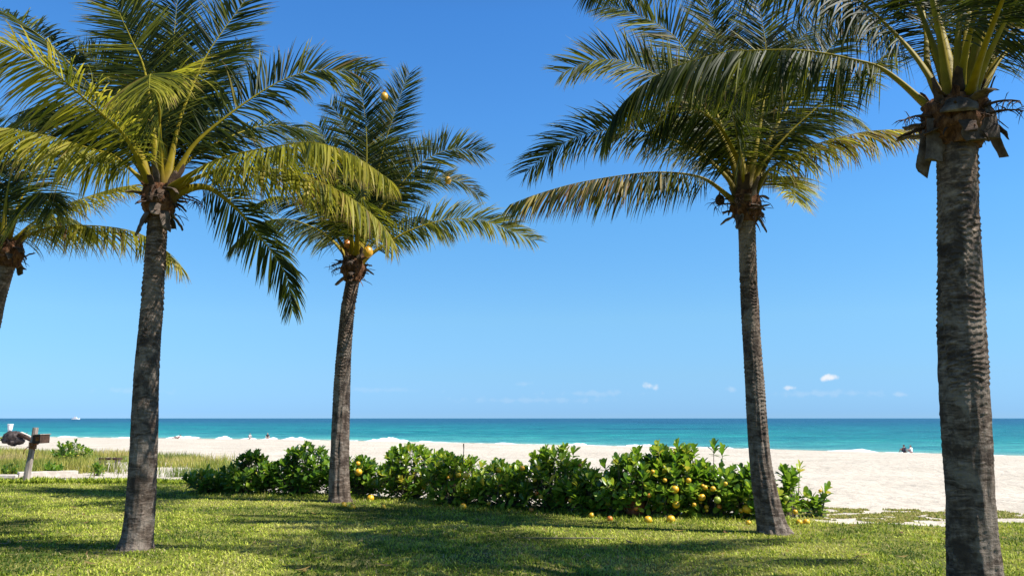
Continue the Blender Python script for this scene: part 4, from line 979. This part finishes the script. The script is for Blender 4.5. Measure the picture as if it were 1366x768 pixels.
ground = [((-3.00, 14.75), .07, 'upper of two fallen yellow fruits on the grass below the palm trunk'), ((-2.78, 14.42), .075, 'lower of two fallen yellow fruits on the grass below the palm trunk'),
          ((-2.27, 14.6), .05, 'small yellow fruit sunk in the grass right of the two fallen ones'), ((-2.72, 15.9), .085, 'yellow fruit on the ground just right of the rear palm trunk'),
          ((-.86, 14.55), .075, 'yellow fruit on the ground under the middle of the hedge'), ((.33, 14.1), .06, 'orange fruit standing in the grass in front of the hedge'),
          ((1.28, 13.35), .062, 'left of two yellow fruits lying under the hedge left of the pot'), ((1.40, 13.36), .05, 'right of two yellow fruits lying under the hedge left of the pot'),
          ((1.52, 12.9), .058, 'dark orange fruit in the shade just left of the terracotta pot'), ((2.08, 12.7), .078, 'yellow fruit lying just right of the terracotta pot'),
          ((2.44, 12.75), .082, 'large yellow fruit lying in the grass under the tallest shrub'),
          ((3.56, 12.5), .05, 'small yellow fruit beside a big one left of the curved trunk'),
          ((4.34, 12.55), .058, 'left of two yellow fruits on the ground right of the curved trunk'), ((4.46, 12.58), .062, 'right of two yellow fruits on the ground right of the curved trunk')]
for (x, y), r, lab in ground:
    r *= .82
    z = float(lawn_z(x, y)) + r * .65
    o_ = fruit_mesh('fallen_fruit', (x, y, z), r, M_FRUIT_O if 'orange' in lab else M_FRUIT, None, loc=(x, y, z))
    tag(o_, lab, 'fruit', 'yellow fruits fallen on the grass')

# terracotta pot half hidden by the hedge
px_, py_ = 2.0, 13.5; pz = float(lawn_z(px_, py_))
pot = empty('flower_pot', (px_, py_, pz)); tag(pot, 'round terracotta pot half hidden in shade under the hedge', 'pot')
def lathe(prof, c, mat, name, parent, n=32, loc=None):
    mb = MB(); rings = []
    for r_, z_ in prof: rings.append([mb.bm.verts.new(Vector(c) + Vector((r_ * math.cos(2 * math.pi * k / n), r_ * math.sin(2 * math.pi * k / n), z_))) for k in range(n)])
    for A_, B_ in zip(rings, rings[1:]):
        for k in range(n): mb.bm.faces.new((A_[k], A_[(k + 1) % n], B_[(k + 1) % n], B_[k]))
    mb.bm.faces.new(rings[0][::-1]); mb.bm.faces.new(rings[-1])
    return mb.build(name, mat, parent, loc=loc)
lathe([(.10, 0), (.14, .05), (.165, .14), (.16, .22), (.145, .27), (.13, .27), (.125, .2)], (px_, py_, pz), M_TERRA, 'body', pot)
lathe([(.150, .262), (.168, .264), (.170, .300), (.150, .303), (.140, .295), (.138, .262)], (px_, py_, pz), M_TERRA, 'rim', pot)

# ---------------------------------------------------------------- left: post, timbers, driftwood, beach shrubs
bx_, by_ = -12.33, 20.9; bz = float(lawn_z(bx_, by_))
post = empty('wooden_post', (bx_, by_, bz)); tag(post, 'weathered leaning wooden post with a small box nailed to its top', 'post')
mb = MB()
ps = [Vector((bx_ + dx, by_, bz + z)) for dx, z in ((0, -.05), (.03, .35), (.07, .75), (.10, 1.05), (.12, 1.42))]
n = 12; rings = []
for k, p in enumerate(ps):
    w = (.080, .070, .063, .060, .058)[k]
    rings.append([mb.bm.verts.new(p + Vector((w * math.copysign(abs(math.cos(a)) ** .5, math.cos(a)) + random.uniform(-.006, .006), w * math.copysign(abs(math.sin(a)) ** .5, math.sin(a)), 0))) for a in [2 * math.pi * j / n for j in range(n)]])
for A_, B_ in zip(rings, rings[1:]):
    for j in range(n): mb.bm.faces.new((A_[j], A_[(j + 1) % n], B_[(j + 1) % n], B_[j]))
mb.bm.faces.new(rings[0][::-1]); mb.bm.faces.new(rings[-1])
mb.build('upright', M_WOOD, post, smooth=False, bevel=.006)
mb = MB(); mb.box((bx_ + .30, by_ - .02, bz + 1.13), (.27, .28, .21), Matrix.Rotation(R(-3), 3, 'Y') @ Matrix.Rotation(R(-20), 3, 'Z'), jit=.006); bxo = mb.build('box', M_WOOD_D, post, smooth=False, bevel=.008)
mb = MB(); mb.box((bx_ + .30, by_ - .02, bz + 1.248), (.30, .32, .02), Matrix.Rotation(R(-3), 3, 'Y') @ Matrix.Rotation(R(-20), 3, 'Z')); mb.build('lid', M_WOOD, bxo, smooth=False, bevel=.004)
mb = MB(); mb.box((bx_ + .29, by_ - .165, bz + 1.14), (.12, .012, .10), Matrix.Rotation(R(-20), 3, 'Z')); mb.build('door', M_RUST, bxo, smooth=False, bevel=.003)
mb = MB()
for k in range(5):
    z = bz + .90 + .035 * k
    mb.tube([Vector((bx_ + .09 + .085 * math.cos(a), by_ + .085 * math.sin(a), z + .008 * math.sin(3 * a + k))) for a in np.linspace(0, 2 * math.pi, 17)], .014, 6)
mb.tube([(bx_ + .03, by_ - .08, bz + .95), (bx_ - .04, by_ - .12, bz + .86), (bx_ - .06, by_ - .11, bz + .76)], .012, 6)
mb.tube([(bx_ + .15, by_ - .08, bz + .95), (bx_ + .22, by_ - .12, bz + .84)], .012, 6)
mb.build('rope_lashing', M_RUST, post)

def timber(name, a, b, w, h, label, mat=M_WOOD_L, seg=8, under=True, cat='timber'):
    a, b = Vector(a), Vector(b); mb = MB(); d = (b - a); sd = d.cross(Vector((0, 0, 1))).normalized(); rings = []
    for k in range(seg + 1):
        p = a.lerp(b, k / seg) + Vector((0, 0, .02 * noise.noise(a + d * k)))
        rings.append([mb.bm.verts.new(p + sd * (sx * w / 2 * random.uniform(.92, 1.08)) + Vector((0, 0, h / 2 + sz * h / 2 * random.uniform(.92, 1.05)))) for sx, sz in ((-1, -1), (1, -1), (1, 1), (-1, 1))])
    for A_, B_ in zip(rings, rings[1:]):
        for j in range(4): mb.bm.faces.new((A_[j], A_[(j + 1) % 4], B_[(j + 1) % 4], B_[j]))
    mb.bm.faces.new(rings[0][::-1]); mb.bm.faces.new(rings[-1])
    c = (a + b) / 2
    o_ = mb.build(name, mat, None, smooth=False, bevel=.01, loc=c); tag(o_, label, cat); return o_
def gz(x, y): return float(np.maximum(ground_z(x, y), lawn_z(x, y)))
timber('timber_edging', (-15.6, 21.6, gz(-15.6, 21.6) - .02), (-13.0, 21.7, gz(-13, 21.7) - .02), .30, .16, 'pale timber edging left of the wooden post, topped with sand', M_WOOD_L)
timber('timber_edging', (-13.05, 21.75, gz(-13.05, 21.75)), (-12.0, 22.7, gz(-12.0, 22.7) + .02), .26, .20, 'long pale timber edging running right from behind the post', M_WOOD_L)
timber('timber_edging', (-18.2, 27.0, gz(-18.2, 27.0) + .0), (-16.1, 26.6, gz(-16.1, 26.6) + .0), .3, .24, 'brown timber ledge in the dune grass behind the post', M_WOOD_D)
pk = empty('low_bench', (-13.65, 27.9, gz(-13.65, 27.9))); tag(pk, 'low dark plank bench standing in dune grass beside the sandy path', 'bench')
z_ = gz(-13.65, 27.9)
mb = MB(); mb.box((-13.65, 27.9, z_ + .34), (.68, .3, .07), jit=.006); mb.build('seat', M_WOOD_D, pk, smooth=False, bevel=.008)
for sx in (-1, 1):
    mb = MB(); mb.box((-13.65 + sx * .25, 27.9, z_ + .14), (.09, .24, .34)); mb.build('leg', M_WOOD, pk, smooth=False, bevel=.006)
# boulder with the white bucket, and the driftwood log leaning from it
ox, oy = -41.15, 67.5; oz = gz(ox, oy)
mb = MB(); mb.ball((ox, oy, oz + .42), .78, (1.08, .8, .72), .45, 40, 1.3)
for v in mb.bm.verts: v.co += (v.co - Vector((ox, oy, oz + .3))).normalized() * (.16 * noise.fractal(v.co * 2.6, .7, 2.2, 4))
o_ = mb.build('boulder', M_ROCK, loc=(ox, oy, oz)); tag(o_, 'dark rough boulder on the sand with a white bucket on top', 'rock')
bt = oz + .98; bk = (ox - .35, oy - .05, bt - .06)
bu = empty('bucket', bk); tag(bu, 'white plastic bucket standing on the dark boulder', 'bucket')
lathe([(.15, 0), (.17, .2), (.205, .5), (.215, .62), (.195, .62), (.16, .1)], bk, M_WHITE, 'body', bu, 24)
lathe([(.212, .585), (.235, .59), (.235, .635), (.20, .64), (.198, .585)], bk, M_WHITE, 'rim', bu, 24)
mb = MB(); mb.tube([(ox + .5, oy - .2, oz + .68), (ox + 1.1, oy - .3, oz + .52), (ox + 1.8, oy - .5, oz + .22), (ox + 2.4, oy - .6, oz - .02)], [.16, .17, .15, .10], 12)
mb.tube([(ox + 1.1, oy - .3, oz + .55), (ox + 1.2, oy - .4, oz + .78), (ox + 1.35, oy - .4, oz + .86)], [.06, .045, .02], 8)
for v in mb.bm.verts: v.co += Vector([.03 * noise.noise(v.co * 4 + Vector((k, 0, 0))) for k in range(3)])
o_ = mb.build('driftwood_log', M_WOOD_D, loc=(ox + 1.4, oy - .4, oz)); tag(o_, 'dark driftwood log leaning down from the boulder', 'driftwood')
mb = MB(); mb.box((ox + 1.75, oy - .85, oz + .62), (1.5, .22, .05), Matrix.Rotation(R(24), 3, 'Y'), jit=.02)
o_ = mb.build('driftwood_plank', M_WOOD_L, smooth=False, bevel=.008, loc=(ox + 1.75, oy - .85, oz)); tag(o_, 'pale plank lying aslant against the driftwood log', 'driftwood')

for (x, y, h, wx, n, lf, lab) in ((-16.7, 31.0, .95, .75, 46, .15, 'round bright green shrub in the dune grass right of the post'),
                                  (-13.2, 23.6, .42, .34, 16, .13, 'small dark leafed plant behind the timber right of the post'),
                                  (-12.2, 24.2, .36, .30, 12, .12, 'second small dark plant farther right behind the timber'),
                                  (-14.4, 23.4, .42, .38, 18, .12, 'small leafy plant left of the post among the timbers'),
                                  (-26.2, 40.5, 1.35, .95, 40, .19, 'green shrub cut off at the left edge below the boulder')):
    shrub(x, y, h, wx, wx * .8, lab, int(abs(x * 10)), n, lf, group='wild shrubs in the dune grass', name='beach_shrub', yellow=.15 if h > .6 else 0)

# fallen twig on the lawn
mb = MB(); mb.tube([(.05, 10.9, .06), (.5, 10.75, .075), (1.0, 10.8, .07), (1.35, 10.9, .05)], [.006, .009, .008, .004], 6)
o_ = mb.build('fallen_twig', M_STEM, loc=(.7, 10.8, .05)); tag(o_, 'thin bare twig lying on the shaded lawn', 'twig')

# ---------------------------------------------------------------- people at the water's edge
M_SKIN = simple('skin', [(.3, (.42, .22, .14)), (.7, (.52, .29, .19))], 8, .55, 0)
M_SKIN_L = simple('fair_skin', [(.3, (.62, .38, .29)), (.7, (.70, .46, .36))], 8, .55, 0)
M_HAIR = simple('dark_hair', [(.3, (.012, .009, .008)), (.7, (.03, .022, .018))], 20, .6, 0)
M_CL_W = simple('white_cloth', [(.3, (.72, .72, .74)), (.7, (.8, .8, .8))], 8, .85, 0)
M_CL_N = simple('navy_cloth', [(.3, (.015, .02, .045)), (.7, (.03, .035, .07))], 8, .85, 0)
M_CL_P = simple('pink_cloth', [(.3, (.6, .3, .28)), (.7, (.7, .42, .38))], 8, .85, 0)
M_CL_R = simple('dark_red_cloth', [(.3, (.2, .04, .03)), (.7, (.3, .07, .05))], 8, .85, 0)
M_CL_G = simple('grey_cloth', [(.3, (.2, .2, .23)), (.7, (.3, .3, .33))], 8, .85, 0)

def skin_obj(name, joints, edges, mat, parent, M, sub=1, root=None):
    """joints {name: (xyz, radius)}; one continuous surface grown round the skeleton"""
    names = list(joints); idx = {k: i for i, k in enumerate(names)}
    me = bpy.data.meshes.new(name + '_skeleton')
    me.from_pydata([Vector(joints[k][0]) for k in names], [(idx[a], idx[b]) for a, b in edges], [])
    tmp = bpy.data.objects.new(name + '_skeleton', me); col.objects.link(tmp)
    tmp.modifiers.new('skin', 'SKIN'); 
    for i, k in enumerate(names):
        r = joints[k][1]; r = r if isinstance(r, tuple) else (r, r)
        v = me.skin_vertices[0].data[i]; v.radius = r; v.use_root = (k == (root or names[0]))
    sb = tmp.modifiers.new('sub', 'SUBSURF'); sb.levels = sub; sb.render_levels = sub
    dg = bpy.context.evaluated_depsgraph_get(); dg.update()
    m2 = bpy.data.meshes.new_from_object(tmp.evaluated_get(dg))
    bpy.data.objects.remove(tmp); bpy.data.meshes.remove(me)
    m2.name = name; m2.transform(M); m2.materials.clear(); m2.materials.append(mat)
    for p in m2.polygons: p.use_smooth = True
    return link(bpy.data.objects.new(name, m2), parent)

def person(loc, face, pose, label, skin, top, bottom, scale=1.0, seed=0):
    """pose: joint positions in metres, person looks along +y before turning by face degrees"""
    root = empty('person', loc); tag(root, label, 'person')
    M = Matrix.Translation(loc) @ Matrix.Rotation(R(face), 4, 'Z') @ Matrix.Scale(scale, 4)
    J = {k: Vector(v) for k, v in pose.items()}
    rad = dict(pelvis=(.15, .11), waist=(.12, .09), chest=(.15, .105), neck0=(.06, .06), neck=(.052, .052), head0=(.075, .085), head=(.078, .095), crown=(.05, .06),
               shl=.062, ell=.042, wrl=.028, shr=.062, elr=.042, wrr=.028, hpl=.095, knl=.058, anl=.036, tol=.03, hpr=.095, knr=.058, anr=.036, tor=.03)
    j = {k: (J[k], rad[k]) for k in J}
    E_ = [('pelvis', 'waist'), ('waist', 'chest'), ('chest', 'neck0'), ('neck0', 'neck'), ('neck', 'head0'), ('head0', 'head'), ('head', 'crown'), ('chest', 'shl'), ('shl', 'ell'), ('ell', 'wrl'),
          ('chest', 'shr'), ('shr', 'elr'), ('elr', 'wrr'), ('pelvis', 'hpl'), ('hpl', 'knl'), ('knl', 'anl'), ('anl', 'tol'), ('pelvis', 'hpr'), ('hpr', 'knr'), ('knr', 'anr'), ('anr', 'tor')]
    # hands: palm, four unequal curled fingers and a thumb
    for s_, w, e, g in (('l', 'wrl', 'ell', -1), ('r', 'wrr', 'elr', 1)):
        d = (J[w] - J[e]).normalized(); sdv = d.cross(Vector((0, 0, 1)))
        sdv = sdv.normalized() if sdv.length > .1 else Vector((1, 0, 0)); dn = d.cross(sdv).normalized()
        if dn.z > 0: dn = -dn
        pm = J[w] + d * .06; j['palm' + s_] = (pm, (.036, .018)); E_.append((w, 'palm' + s_))
        for f, (o_, ln) in enumerate(((-.033, .060), (-.011, .072), (.011, .066), (.033, .052))):
            a = pm + sdv * o_ + d * .035; b = a + d * ln * .6 + dn * .01; c = b + d * ln * .35 + dn * .022
            for nm, q, rr in (('a', a, .0095), ('b', b, .0085), ('c', c, .0065)): j['f%d%s%s' % (f, nm, s_)] = (q, rr)
            E_ += [('palm' + s_, 'f%da%s' % (f, s_)), ('f%da%s' % (f, s_), 'f%db%s' % (f, s_)), ('f%db%s' % (f, s_), 'f%dc%s' % (f, s_))]
        a = J[w] + d * .03 + sdv * (g * .035); b = a + sdv * (g * .025) + d * .03; j['tha' + s_] = (a, .011); j['thb' + s_] = (b, .009)
        E_ += [(w, 'tha' + s_), ('tha' + s_, 'thb' + s_)]
    skin_obj('body', j, E_, skin, root, M)
    # clothing follows the same joints, slightly larger
    k = lambda n_, f=1.12: (J[n_], tuple(x * f for x in rad[n_]) if isinstance(rad[n_], tuple) else rad[n_] * f)
    mid = lambda a, b, t: J[a].lerp(J[b], t)
    sh = {'waist': k('waist', 1.2), 'chest': k('chest', 1.14), 'neck0': (mid('chest', 'neck0', .7), (.085, .07)), 'hem': (J['pelvis'].lerp(J['waist'], .1), (.165, .125)),
          'shl': k('shl', 1.25), 'cl': (mid('shl', 'ell', .7), .056), 'shr': k('shr', 1.25), 'cr': (mid('shr', 'elr', .7), .056)}
    skin_obj('shirt', sh, [('waist', 'chest'), ('chest', 'neck0'), ('waist', 'hem'), ('chest', 'shl'), ('shl', 'cl'), ('chest', 'shr'), ('shr', 'cr')], top, root, M)
    st = {'pelvis': k('pelvis', 1.14), 'w': (mid('pelvis', 'waist', .35), (.15, .11)), 'hpl': k('hpl', 1.14), 'tl': (mid('hpl', 'knl', .65), .084), 'hpr': k('hpr', 1.14), 'tr': (mid('hpr', 'knr', .65), .084)}
    skin_obj('shorts', st, [('pelvis', 'w'), ('pelvis', 'hpl'), ('hpl', 'tl'), ('pelvis', 'hpr'), ('hpr', 'tr')], bottom, root, M)
    fw = Vector((0, 1, 0)); H = J['head']
    hd = {'a': (H + Vector((0, -.03, .06)), (.085, .088)), 'b': (H + Vector((0, -.055, -.02)), (.08, .07)), 'c': (H + Vector((0, -.06, -.12)), (.06, .04))}
    skin_obj('hair', hd, [('a', 'b'), ('b', 'c')], M_HAIR, root, M)
    fm = MB()
    for sx in (-1, 1): fm.ball(H + Vector((sx * .032, .088, .0)), .011, seg=8)
    for v in fm.bm.verts: v.co = M @ v.co
    fm.build('eyes', M_HAIR, root)
    fm = MB(); fm.ball(H + Vector((0, .098, -.03)), .014, (.8, 1.2, 1.6), seg=8)
    for sx in (-1, 1): fm.ball(H + Vector((sx * .085, .0, -.01)), .022, (.4, .8, 1.3), seg=8)
    for v in fm.bm.verts: v.co = M @ v.co
    fm.build('nose_and_ears', skin, root)
    fm = MB(); fm.ball(H + Vector((0, .09, -.062)), .018, (1.3, .4, .35), seg=8)
    for v in fm.bm.verts: v.co = M @ v.co
    fm.build('mouth', M_CL_R, root)
    return root

SIT = dict(pelvis=(0, 0, .11), waist=(0, .0, .27), chest=(0, .03, .45), neck0=(0, .05, .57), neck=(0, .06, .62), head0=(0, .08, .68), head=(0, .09, .76), crown=(0, .07, .84),
           shl=(-.18, .04, .50), ell=(-.24, .20, .30), wrl=(-.12, .42, .36), shr=(.18, .04, .50), elr=(.24, .20, .30), wrr=(.12, .42, .36),
           hpl=(-.10, .03, .10), knl=(-.14, .42, .42), anl=(-.12, .62, .06), tol=(-.12, .76, .03), hpr=(.10, .03, .10), knr=(.14, .42, .42), anr=(.12, .62, .06), tor=(.12, .76, .03))
KNEEL = dict(pelvis=(0, 0, .28), waist=(0, .03, .44), chest=(0, .07, .62), neck0=(0, .09, .74), neck=(0, .10, .79), head0=(0, .12, .85), head=(0, .13, .93), crown=(0, .11, 1.01),
             shl=(-.18, .07, .67), ell=(-.30, .12, .45), wrl=(-.30, .30, .30), shr=(.18, .07, .67), elr=(.30, .14, .46), wrr=(.24, .34, .36),
             hpl=(-.10, .02, .26), knl=(-.14, .40, .10), anl=(-.13, .02, .06), tol=(-.13, -.12, .03), hpr=(.10, .02, .26), knr=(.14, .40, .10), anr=(.13, .02, .06), tor=(.13, -.12, .03))
LIE = dict(pelvis=(0, 0, .12), waist=(0, -.16, .13), chest=(0, -.34, .22), neck0=(0, -.46, .32), neck=(0, -.50, .36), head0=(0, -.53, .41), head=(0, -.55, .49), crown=(0, -.57, .57),
           shl=(-.18, -.38, .25), ell=(-.24, -.50, .05), wrl=(-.20, -.26, .03), shr=(.18, -.38, .25), elr=(.24, -.50, .05), wrr=(.20, -.26, .03),
           hpl=(-.10, .05, .11), knl=(-.12, .48, .10), anl=(-.12, .88, .06), tol=(-.12, .94, .12), hpr=(.10, .05, .11), knr=(.13, .44, .30), anr=(.12, .80, .06), tor=(.12, .93, .05))
def on_beach(x, back=.8):
    y = float(shore_y(x)) - back
    return (x, y, float(ground_z(x, y)) )
p = on_beach(40.9, 1.5); person(p, 15, SIT, 'person in dark clothes sitting by the sea, leaning on the one in white', M_SKIN, M_CL_N, M_CL_N)
p = on_beach(41.35, 1.6); person(p, 25, SIT, 'person in a white top and pink shorts sitting by the sea', M_SKIN_L, M_CL_W, M_CL_P, .96)
p = on_beach(-45.6, .8); person(p, -10, KNEEL, 'person in a white top kneeling at the waterline', M_SKIN, M_CL_W, M_CL_G)
p = on_beach(-42.1, .8); person(p, 190, KNEEL, 'person in dark clothes kneeling at the waterline', M_SKIN, M_CL_N, M_CL_N, 1.08)
p = on_beach(-59.9, 1.6); person(p, 78, LIE, 'person in dark shorts lying propped up on the wet sand', M_SKIN, M_CL_R, M_CL_N, 1.15)

# ---------------------------------------------------------------- ship on the horizon
M_HULL = simple('ship_white', [(.3, (.75, .73, .73)), (.7, (.82, .80, .80))], 2, .5, 0)
M_SHIPRED = simple('ship_red', [(.3, (.45, .09, .07)), (.7, (.52, .13, .10))], 2, .5, 0)
M_GLASS = simple('ship_window', [(.3, (.03, .04, .05)), (.7, (.06, .07, .08))], 2, .1, 0, spec=.6)
sx_, sy_, sz_ = -1040.0, 1940.0, -2.0
ship = empty('ship', (sx_, sy_, sz_)); tag(ship, 'small white ship far out on the horizon at the left', 'ship')
mb = MB(); rings = []
for t in np.linspace(-1, 1, 15):
    w = 3.2 * (1 - max(0, t) ** 3 * .97) * (1 - max(0, -t - .6) * .5); sheer = 2.2 + 1.2 * max(0, t) ** 2
    x = sx_ + t * 9.5
    rings.append([mb.bm.verts.new((x + (t > .8) * zz * .4, sy_ + yy * w, sz_ + zz)) for yy, zz in ((-1, sheer), (-.8, .6), (-.3, -.4), (.3, -.4), (.8, .6), (1, sheer))])
for A_, B_ in zip(rings, rings[1:]):
    for k in range(6): mb.bm.faces.new((A_[k], A_[(k + 1) % 6], B_[(k + 1) % 6], B_[k]))
mb.bm.faces.new(rings[0]); mb.bm.faces.new(rings[-1][::-1])
mb.build('hull', M_HULL, ship)
mb = MB(); mb.box((sx_ - 1.5, sy_, sz_ + 3.1), (11, 4.6, 2.0), taper=.96); cb = mb.build('cabin', M_HULL, ship, smooth=False, bevel=.1)
mb = MB(); mb.box((sx_ - 1.5, sy_, sz_ + 3.4), (10.9, 4.7, .5)); mb.build('window', M_GLASS, cb, smooth=False)
mb = MB(); mb.box((sx_ - .5, sy_, sz_ + 4.9), (5.5, 3.6, 1.7), taper=.9); mb.build('bridge', M_HULL, ship, smooth=False, bevel=.1)
mb = MB(); mb.tube([(sx_ - 3, sy_, sz_ + 4), (sx_ - 3.2, sy_, sz_ + 6.8)], [.8, .65], 14); mb.build('funnel', M_SHIPRED, ship)
mb = MB(); mb.tube([(sx_ + 1, sy_, sz_ + 5.6), (sx_ + .8, sy_, sz_ + 9)], [.12, .07], 8); mb.build('mast', M_HULL, ship)
